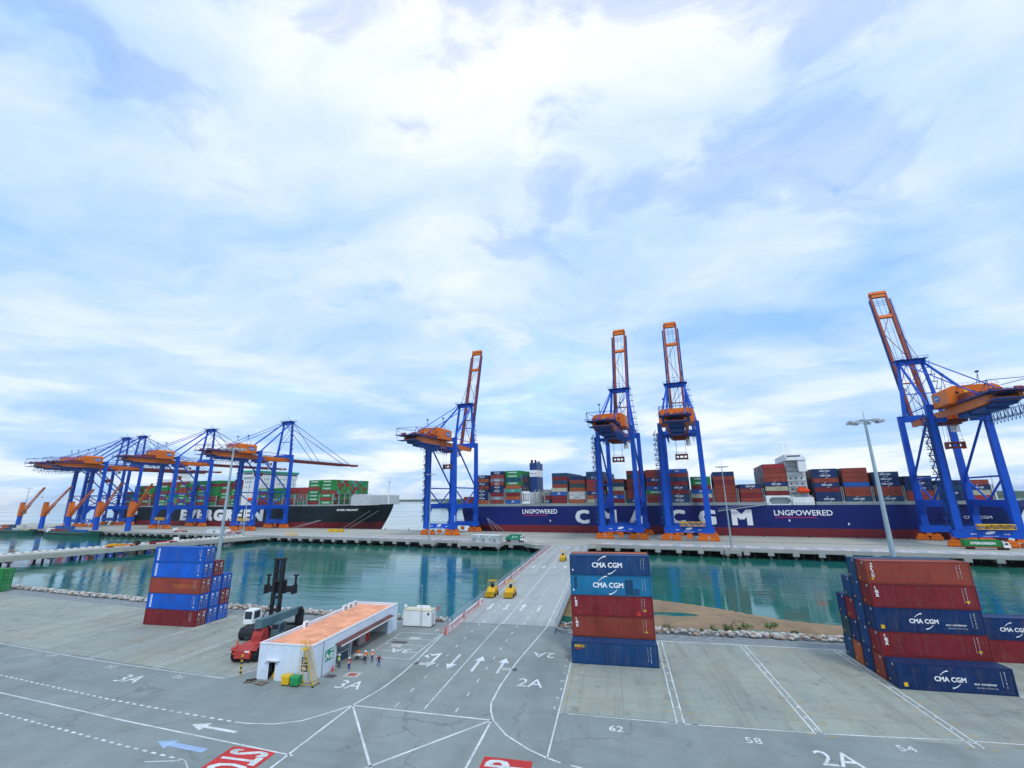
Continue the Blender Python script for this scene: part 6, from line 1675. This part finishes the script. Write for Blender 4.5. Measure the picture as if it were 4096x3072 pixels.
# ================================================================ QUAY TRAFFIC AND SHEDS
sb = thing('transformer_house', 'flat grey transformer house on the quay apron beside green refuse truck', 'hut', qp(-67.8, -1.8), TH)
b = MB(); b.box((-8.4, -2.0, 0), (8.4, 2.4, 3.6)); b.build('body', M_greyl, sb)
b = MB(); b.box((-8.6, -2.2, 3.6), (8.6, 2.6, 3.85)); b.build('roof', M_white, sb)
for x in (-4.2, 2.2): b = MB(); b.box((x, -2.35, 2.5), (x+.9, -2.01, 3.3)); b.build('air_conditioner', M_white, sb)
for x in (-7.6, -2.0, 4.6): b = MB(); b.box((x, -2.05, .2), (x+1.9, -2.008, 2.2)); b.build('door', M_grey, sb)
b = MB(); b.box((2.7, -2.05, 1.1), (3.5, -2.01, 1.6)); b.build('warning_plate', M_red, sb)
kb = thing('quay_kiosk', 'small white kiosk on the quay corner by the trestle junction', 'hut', qp(-293, 3), TH)
b = MB(); b.box((-6, -2, 0), (6, 2.4, 3.6)); b.build('body', M_white, kb); b = MB(); b.box((-6.2, -2.2, 3.6), (6.2, 2.6, 3.8)); b.build('roof', M_greyl, kb)
b = MB(); b.box((1.5, -2.05, 1.2), (3.2, -2.01, 2.4)); b.build('window', M_winb, kb)
def truck(name, lab, u, v, rz, cabmat, load):
    o = thing(name, lab, 'truck', qp(u, v), TH+rz)
    b = MB(); b.prism([(5.4, .9), (7.6, .9), (7.6, 2.0), (7.1, 3.1), (5.4, 3.1)], -1.2, 1.2, ax='y'); cb_ = b.build('cab', cabmat, o)
    b = MB(); b.prism([(7.62, 2.05), (7.15, 3.0), (7.13, 3.0), (7.6, 2.05)], -1.05, 1.05, ax='y'); b.box((5.8, -1.23, 2.0), (6.9, -1.205, 2.8)); b.build('window', M_glass, cb_)
    b = MB(); b.box((-7.0, -1.0, .85), (5.4, 1.0, 1.25)); b.build('chassis', M_dark if load != 'trailer' else M_red, o)
    for x in (-5.6, -4.3, 4.6, 6.5):
        for sy in (-1.05, 1.05): b = MB(); b.tube((x, sy-.18, .5), (x, sy+.18, .5), .5, 12); b.build('wheel', M_tyre, o)
    if load == 'refuse':
        b = MB(); b.prism([(-5.6, 1.25), (5.0, 1.25), (5.0, 3.9), (-3.0, 3.9), (-4.6, 3.0)], -1.25, 1.25, ax='y'); bd = b.build('refuse_body', M_green, o)
        b = MB(); b.prism([(-7.2, 1.0), (-5.6, 1.25), (-4.6, 3.0), (-6.4, 2.6)], -1.15, 1.15, ax='y'); b.build('hopper', M_green, o)
        b = MB(); b.box((-1.2, -1.28, 2.2), (0, -1.255, 3.3)); b.box((.5, -1.28, 2.5), (3.4, -1.255, 3.0)); b.box((-3, -1.28, 1.6), (4.5, -1.255, 1.75)); b.build('lettering', pm('pale_green_mark', (.45, .72, .60), .5), bd)
    return o
truck('refuse_truck', 'green and white refuse truck parked on quay behind the transformer house', -53.5, 3.4, 0, M_white, 'refuse').scale = (.72, 1, 1)
truck('terminal_truck', 'white cabbed terminal truck hauling a green container along the quay', 150.5, 24.2, 0, M_white, 'trailer')
c = link('loaded_container', lo_mesh('G'), None, loc=qp(143.3, 23.0, 1.27), rotz=TH); tag(c, 'green container with white lettering on the terminal truck', 'container')
text_obj('lettering', c, 'EVERGREEN', (2.2, -.004, .8), 8.0, 1.0, M_letter, bold=.04, ext=.04)
truck('terminal_truck', 'terminal truck with empty red trailer near the kiosk, farther one', -341, 9, math.pi, M_white, 'trailer')
truck('terminal_truck', 'terminal truck with empty red trailer right beside the kiosk', -279, 8, math.pi, M_white, 'trailer')
# yellow lifting frames left on the quay
for (u, v, n_, lab) in ((-222, 6.5, 2, 'yellow steel lifting frames standing on the quay edge'), (-218, 40, 3, 'low yellow spreader frames lying on the quay by black ship bow'), (-352, 14, 1, 'yellow lifting frame by the barge berth')):
    o = thing('lifting_frame', lab, 'frame', qp(u, v), TH)
    for k in range(n_):
        b = MB(); x = k*5.2
        b.box((x-2.2, -1.2, .1), (x+2.2, -.9, .7)); b.box((x-2.2, .9, .1), (x+2.2, 1.2, .7)); b.box((x-2.2, -.9, .2), (x-1.8, .9, .6)); b.box((x+1.8, -.9, .2), (x+2.2, .9, .6))
        if n_ == 3: b.box((x-1.6, -1.0, .7), (x+2.2, 1.0, 1.7)); b.box((x-.6, -.7, 1.7), (x+1.2, .7, 2.3))
        else: b.tube((x-1.2, -1, .7), (x-1.2, -1, 3.2), .14, 5); b.tube((x+1.2, -1, .7), (x+1.2, -1, 3.2), .14, 5); b.tube((x-1.2, -1, 3.2), (x+1.2, -1, 3.2), .14, 5)
        b.build('frame_bar', M_yellow, o)
# traffic on the trestle
def flat(name, lab, cat, s_, t_, mats, rz=0):
    P_ = A + d*s_ + nL*t_
    o = thing(name, lab, cat, (P_.x, P_.y, 0), math.atan2(d.y, d.x)+rz)
    b = MB(); b.box((-6.5, -1.2, .9), (6.0, 1.2, 1.35)); b.build('bed', mats[0], o)
    b = MB(); b.prism([(6.2, .9), (8.4, .9), (8.4, 2.0), (8.0, 3.0), (6.2, 3.0)], -1.2, 1.2, ax='y'); b.build('cab', mats[1], o)
    for x in (-5, -3.7, 5, 7.3):
        for sy in (-1.05, 1.05): b = MB(); b.tube((x, sy-.18, .5), (x, sy+.18, .5), .5, 10); b.build('wheel', M_tyre, o)
    b = MB(); b.box((-6, -1.0, 1.36), (2, 1.0, 1.9)); b.box((-5, -.8, 1.9), (-2, .8, 2.3)); b.build('load', mats[2], o)
flat('flatbed_trailer_truck', 'orange flatbed truck carrying a yellow frame on the trestle', 'truck', 104, 7, (M_orange, M_dark, M_yellow))
flat('flatbed_trailer_truck', 'dark red flatbed truck with white cab ahead on the trestle', 'truck', 124, 9, (M_red, M_white, M_dark))
b = MB()
for k in range(6): b.box((k*1.2, 0, 0), (k*1.2+.9, .4, 1.0))
q = b.build('white_barrier_row', M_white, None, loc=(A.x+d.x*146+nL.x*6, A.y+d.y*146+nL.y*6, 0), rotz=math.atan2(d.y, d.x)); tag(q, 'row of white concrete blocks across the trestle end', 'barrier')

# ================================================================ MANGROVE SHRUBS ON THE FLAT
M_leaf = pm('mangrove_leaf', (.075, .15, .03), .6, .35, 2.0)
M_stem = pm('mangrove_stem', (.10, .08, .06), .9, .2)
def shrub(x, y, s_, lab):
    r_ = random.Random(int(x*10+y)); o = thing('mangrove_shrub', lab, 'shrub', (x, y, -3.75), 0, 'mangrove shrubs on the mud flat')
    b = MB()
    for k in range(5): b.tube((r_.uniform(-.3, .3)*s_, r_.uniform(-.3, .3)*s_, -.3), (r_.uniform(-.8, .8)*s_, r_.uniform(-.6, .6)*s_, r_.uniform(1.0, 1.8)*s_), .05, 5, r2=.025)
    b.build('stem', M_stem, o)
    b = MB()
    cl = [(r_.uniform(-1.0, 1.0)*s_, r_.uniform(-.8, .8)*s_, r_.uniform(1.1, 2.0)*s_, r_.uniform(.3, .55)*s_) for _ in range(9)]
    for i in range(330):
        cx, cy, cz, cr_ = cl[i % 9]; v = Vector((r_.gauss(0, 1), r_.gauss(0, 1), r_.gauss(0, .8))).normalized()*cr_*r_.uniform(.5, 1.1)
        p = Vector((cx, cy, cz))+v; a = Vector((r_.uniform(-1, 1), r_.uniform(-1, 1), r_.uniform(-.4, .6))).normalized()*.17; c_ = a.cross(Vector((r_.uniform(-1, 1), r_.uniform(-1, 1), 1))).normalized()*.08
        b.add([p-a, p+c_, p+a, p-c_], [(0, 1, 2, 3)])
    b.build('foliage', M_leaf, o)
for (x, y, s_, lab) in ((9.8, 101.2, 1.0, 'dense low mangrove shrub by the stones nearest the five high stack'), (15.4, 102.0, .8, 'small mangrove shrub between the stones and sand'), (18.6, 102.6, 1.0, 'mangrove shrub at the near end of the shore pool'),
                    (21.6, 104.0, 1.0, 'mangrove shrub rooted at the pool edge beside its tall neighbour'), (24.4, 104.6, 1.25, 'tallest mangrove shrub, bright green, standing in the shore pool'), (29.6, 104.9, 1.1, 'thin mangrove shrub at the middle of the shore pool'), (33.2, 103.2, .8, 'low mangrove shrub at the far end of the shore pool'), (37, 102, .6, 'tiny mangrove shrub near the right stack on sand')):
    shrub(x, y, s_, lab)
# ================================================================ PEOPLE
SKIN = pm('skin', (.40, .22, .14), .6, .05); HAIR = pm('hair_black', (.012, .010, .010), .6, .1)
PM = {k: pm('cloth_'+k, c, .8, .08, 4.0) for k, c in dict(orange=(.75, .20, .04), lime=(.42, .72, .05), maroon=(.13, .012, .02), red=(.50, .05, .04), navy=(.02, .025, .10), indigo=(.045, .035, .22), boot=(.03, .02, .03), cuff=(.68, .70, .74), helmet=(.80, .82, .82), stripe=(.75, .75, .70)).items()}
def person(x, y, rz, lab, shirt, trousers, pose, helmet=True, vest=False, cuffs=False, z=0.0):
    """pose: dict of joint positions; body is one skinned surface with coloured cloth zones"""
    o = thing('person', lab, 'person', (x, y, z), rz)
    J = {'hip': (0, 0, .93), 'waist': (0, .01, 1.08), 'chest': (0, .0, 1.30), 'neck': (0, .01, 1.47), 'head': (0, -.02, 1.60), 'top': (0, -.015, 1.70),
         'shl': (-.19, 0, 1.41), 'ell': (-.25, .03, 1.13), 'wrl': (-.25, -.08, .90), 'shr': (.19, 0, 1.41), 'elr': (.25, .03, 1.13), 'wrr': (.25, -.08, .90),
         'hpl': (-.10, 0, .89), 'knl': (-.12, -.03, .49), 'anl': (-.13, .03, .09), 'tol': (-.14, -.14, .045), 'hpr': (.10, 0, .89), 'knr': (.12, -.03, .49), 'anr': (.13, .03, .09), 'tor': (.14, -.14, .045)}
    J.update(pose)
    for s_ in 'lr':                                # hand: palm, four fingers of different length, thumb
        w_ = Vector(J['wr'+s_]); e_ = Vector(J['el'+s_]); d_ = (w_-e_).normalized(); sd_ = Vector((1 if s_ == 'l' else -1, 0, 0)); c_ = (sd_ - d_*sd_.dot(d_)).normalized(); f_ = d_.cross(c_)
        J['pm'+s_] = w_+d_*.07
        for i, (off, ln) in enumerate(((-.03, .065), (-.01, .08), (.012, .075), (.032, .055))):
            J['f%d%s' % (i, s_)] = w_+d_*.095+f_*off+c_*.004; J['g%d%s' % (i, s_)] = w_+d_*(.095+ln)+f_*off*1.2+c_*.03
        J['t0'+s_] = w_+d_*.05-f_*.045+c_*.01; J['t1'+s_] = w_+d_*.095-f_*.065+c_*.025
    E_ = [('hip', 'waist'), ('waist', 'chest'), ('chest', 'neck'), ('neck', 'head'), ('head', 'top')]
    for s_ in 'lr':
        E_ += [('chest', 'sh'+s_), ('sh'+s_, 'el'+s_), ('el'+s_, 'wr'+s_), ('wr'+s_, 'pm'+s_), ('hip', 'hp'+s_), ('hp'+s_, 'kn'+s_), ('kn'+s_, 'an'+s_), ('an'+s_, 'to'+s_), ('wr'+s_, 't0'+s_), ('t0'+s_, 't1'+s_)]
        for i in range(4): E_ += [('pm'+s_, 'f%d%s' % (i, s_)), ('f%d%s' % (i, s_), 'g%d%s' % (i, s_))]
    rad = {'hip': (.155, .115), 'waist': (.145, .105), 'chest': (.175, .115), 'neck': (.06, .062), 'head': (.085, .10), 'top': (.07, .085), 'sh': (.075, .075), 'el': (.05, .05), 'wr': (.034, .03), 'pm': (.038, .02), 'hp': (.09, .09), 'kn': (.065, .068), 'an': (.05, .055), 'to': (.045, .04), 't0': (.013, .013), 't1': (.01, .01)}
    names = list(J); me = bpy.data.meshes.new('body')
    me.from_pydata([tuple(J[n]) for n in names], [(names.index(a), names.index(b_)) for a, b_ in E_], [])
    ob = bpy.data.objects.new('tmp', me); col.objects.link(ob)
    sk = ob.modifiers.new('skin', 'SKIN'); sk.use_smooth_shade = True
    for i, n in enumerate(names):
        k = n if n in rad else n[:2]
        me.skin_vertices[0].data[i].radius = rad.get(k, (.0095, .0095))
        me.skin_vertices[0].data[i].use_root = (n == 'hip')
    sb_ = ob.modifiers.new('sub', 'SUBSURF'); sb_.levels = 1; sb_.render_levels = 1
    dg = bpy.context.evaluated_depsgraph_get(); nm = bpy.data.meshes.new_from_object(ob.evaluated_get(dg))
    bpy.data.objects.remove(ob)
    nm.materials.clear()
    for m_ in (SKIN, PM[shirt], PM[trousers], PM['boot'], PM['cuff'], HAIR): nm.materials.append(m_)
    hipz = Vector(J['hip']).z
    segs = [(Vector(J[a]), Vector(J[b_]), mi) for a, b_, mi in
            [('hip', 'waist', 2), ('waist', 'chest', 1), ('chest', 'neck', 1), ('neck', 'head', 0), ('head', 'top', 0)] +
            [x_ for s_ in 'lr' for x_ in (('chest', 'sh'+s_, 1), ('sh'+s_, 'el'+s_, 1), ('el'+s_, 'wr'+s_, 0 if shirt == 'maroon' else 1), ('wr'+s_, 'pm'+s_, 0), ('hip', 'hp'+s_, 2), ('hp'+s_, 'kn'+s_, 2), ('kn'+s_, 'an'+s_, 2), ('an'+s_, 'to'+s_, 3))]]
    for p in nm.polygons:
        c_ = p.center; best = None
        for a, b_, mi in segs:
            ab = b_-a; t = max(0, min(1, (c_-a).dot(ab)/ab.length_squared)); dd_ = (c_-(a+ab*t)).length
            if best is None or dd_ < best[0]: best = (dd_, mi, t)
        mi = best[1]
        if mi == 2 and cuffs and best[2] > .62 and c_.z < hipz*.36: mi = 4
        if c_.z > Vector(J['head']).z+.03 and not helmet: mi = 5
        if mi == 0 and c_.z > Vector(J['head']).z-.03 and c_.y > Vector(J['head']).y+.035: mi = 5
        p.material_index = mi; p.use_smooth = True
    link('body', nm, o)
    H_ = Vector(J['head'])
    b = MB()
    for sx in (-.035, .035): b.box((H_.x+sx-.014, H_.y-.112, H_.z+.0), (H_.x+sx+.014, H_.y-.092, H_.z+.018))
    b.box((H_.x-.028, H_.y-.108, H_.z-.075), (H_.x+.028, H_.y-.085, H_.z-.062)); b.build('eyes_and_mouth', HAIR, o)
    b = MB(); b.prism([(H_.y-.13, H_.z-.045), (H_.y-.09, H_.z-.045), (H_.y-.09, H_.z+.01)], H_.x-.014, H_.x+.014, ax='x')
    for sx in (-.095, .08): b.box((H_.x+sx, H_.y-.01, H_.z-.035), (H_.x+sx+.015, H_.y+.03, H_.z+.03))
    b.build('nose_and_ears', SKIN, o)
    if helmet:
        b = MB(); b.lathe([(.175, .0), (.135, .012), (.132, .06), (.10, .115), (.04, .145)], 14, o=(H_.x, H_.y+.005, H_.z+.035)); b.box((H_.x-.07, H_.y-.21, H_.z+.035), (H_.x+.07, H_.y-.1, H_.z+.05)); b.build('hard_hat', PM['helmet'], o, smooth=True)
    if vest:
        c_ = Vector(J['chest']); w_ = Vector(J['waist'])
        b = MB()
        for dz in (-.02, .12):
            b.lathe([(.205, -.03), (.208, .03)], 12, o=(w_.x, w_.y, w_.z+dz))
        me_ = b.build('reflective_band', PM['stripe'], o); me_.scale = (1, .76, 1)
        me_.location = (0, 0, 0)
    return o
STEP = {'knl': (-.11, -.16, .50), 'anl': (-.12, -.14, .09), 'tol': (-.12, -.32, .045), 'knr': (.11, -.01, .49), 'anr': (.12, .16, .10), 'tor': (.12, .0, .045)}
STAND = {}
REACH = {'ell': (-.24, -.16, 1.18), 'wrl': (-.16, -.38, 1.22), 'elr': (.24, -.15, 1.16), 'wrr': (.14, -.37, 1.18)}
WIDE = {'knl': (-.17, -.02, .49), 'anl': (-.24, .02, .09), 'tol': (-.27, -.13, .045), 'knr': (.17, -.02, .49), 'anr': (.24, .02, .09), 'tor': (.27, -.13, .045), 'ell': (-.33, .05, 1.15), 'wrl': (-.36, -.06, .93), 'elr': (.33, .05, 1.15), 'wrr': (.36, -.06, .93)}
SIT = {'hip': (0, 0, .50), 'waist': (0, .0, .66), 'chest': (0, -.03, .88), 'neck': (0, -.04, 1.05), 'head': (0, -.08, 1.18), 'top': (0, -.07, 1.28), 'shl': (-.19, -.03, .99), 'ell': (-.24, -.12, .74), 'wrl': (-.14, -.36, .76), 'shr': (.19, -.03, .99), 'elr': (.24, -.12, .74), 'wrr': (.14, -.36, .76),
       'hpl': (-.1, -.05, .48), 'knl': (-.13, -.45, .50), 'anl': (-.13, -.43, .10), 'tol': (-.13, -.6, .045), 'hpr': (.1, -.05, .48), 'knr': (.13, -.45, .50), 'anr': (.13, -.43, .10), 'tor': (.13, -.6, .045)}
person(-39.75, 65.0, R(120), 'person in lime green vest and hard hat walking beside the glass screen', 'lime', 'navy', STEP, vest=True)
person(-37.6, 64.1, R(160), 'person in red and white vest with white hard hat, standing apart near 3A marking', 'red', 'indigo', STAND, vest=True, cuffs=True)
person(-36.75, 67.1, R(-30), 'person in orange vest and white hard hat bent towards the table', 'orange', 'navy', dict(REACH, **STEP), vest=True, cuffs=True)
person(-36.0, 67.7, R(40), 'person in orange top and white hard hat standing beside the parking stripes', 'orange', 'indigo', STAND, vest=True, cuffs=True)
person(-33.95, 65.9, R(200), 'bareheaded person in maroon top, legs apart, on open asphalt', 'maroon', 'indigo', WIDE, helmet=False, cuffs=True)
# table group
tb = thing('grey_table', 'low grey table with papers before the veranda', 'table', (-38.5, 68.4, 0))
b = MB(); b.box((-.8, -.4, .70), (.8, .4, .74)); b.build('top', M_greyl, tb)
for sx in (-.7, .7):
    for sy in (-.32, .32): b = MB(); b.box((sx-.03, sy-.03, 0), (sx+.03, sy+.03, .70)); b.build('leg', M_grey, tb)
b = MB(); b.box((-.2, -.2, .742), (.25, .15, .80)); q = b.build('paper_stack', M_white, None, loc=(-38.5, 68.4, 0)); tag(q, 'white papers lying on the grey table', 'papers')
def chair(x, y, rz, lab):
    o = thing('plastic_chair', lab, 'chair', (x, y, 0), rz)
    b = MB(); b.box((-.24, -.24, .40), (.24, .24, .44)); b.build('seat', M_grey, o)
    b = MB(); b.prism([(.20, .44), (.24, .44), (.32, .92), (.28, .92)], -.23, .23, ax='x'); b.build('backrest', M_grey, o)
    for sx in (-.2, .2):
        for sy in (-.2, .2): b = MB(); b.tube((sx, sy, 0), (sx*.95, sy*.95, .40), .02, 5); b.build('leg', M_grey, o)
chair(-39.1, 69.25, 0, 'grey chair behind the table, under the seated person in orange')
chair(-37.4, 68.75, R(-70), 'grey chair at the table end, under the seated person with dark pack')
chair(-39.75, 68.2, R(95), 'empty grey chair at the veranda end of the table')
person(-39.1, 69.2, 0, 'person in orange vest seated behind the grey table', 'orange', 'navy', SIT, helmet=False, vest=False)
person(-37.4, 68.75, R(-70), 'person in orange top seated at the end of the grey table', 'orange', 'navy', SIT, helmet=False)
um = thing('folded_parasol', 'brown folded parasol on the veranda behind the table', 'parasol', (-41.3, 69.9, .32))
b = MB(); b.tube((0, 0, 0), (0, 0, 2.3), .03, 6); b.build('pole', M_grey, um)
b = MB(); b.lathe([(.75, 1.35), (.7, 1.5), (.35, 2.0), (.05, 2.25)], 10); b.build('canopy', pm('parasol_cloth', (.30, .20, .19), .8, .1), um)
cn = thing('traffic_cone', 'small red cone at the office wall beside the person in lime vest', 'cone', (-40.0, 63.9, 0))
b = MB(); b.box((-.2, -.2, 0), (.2, .2, .04)); b.build('base', M_red, cn); b = MB(); b.lathe([(.16, .04), (.05, .6), (.02, .68)], 10); b.build('cone', M_red, cn)
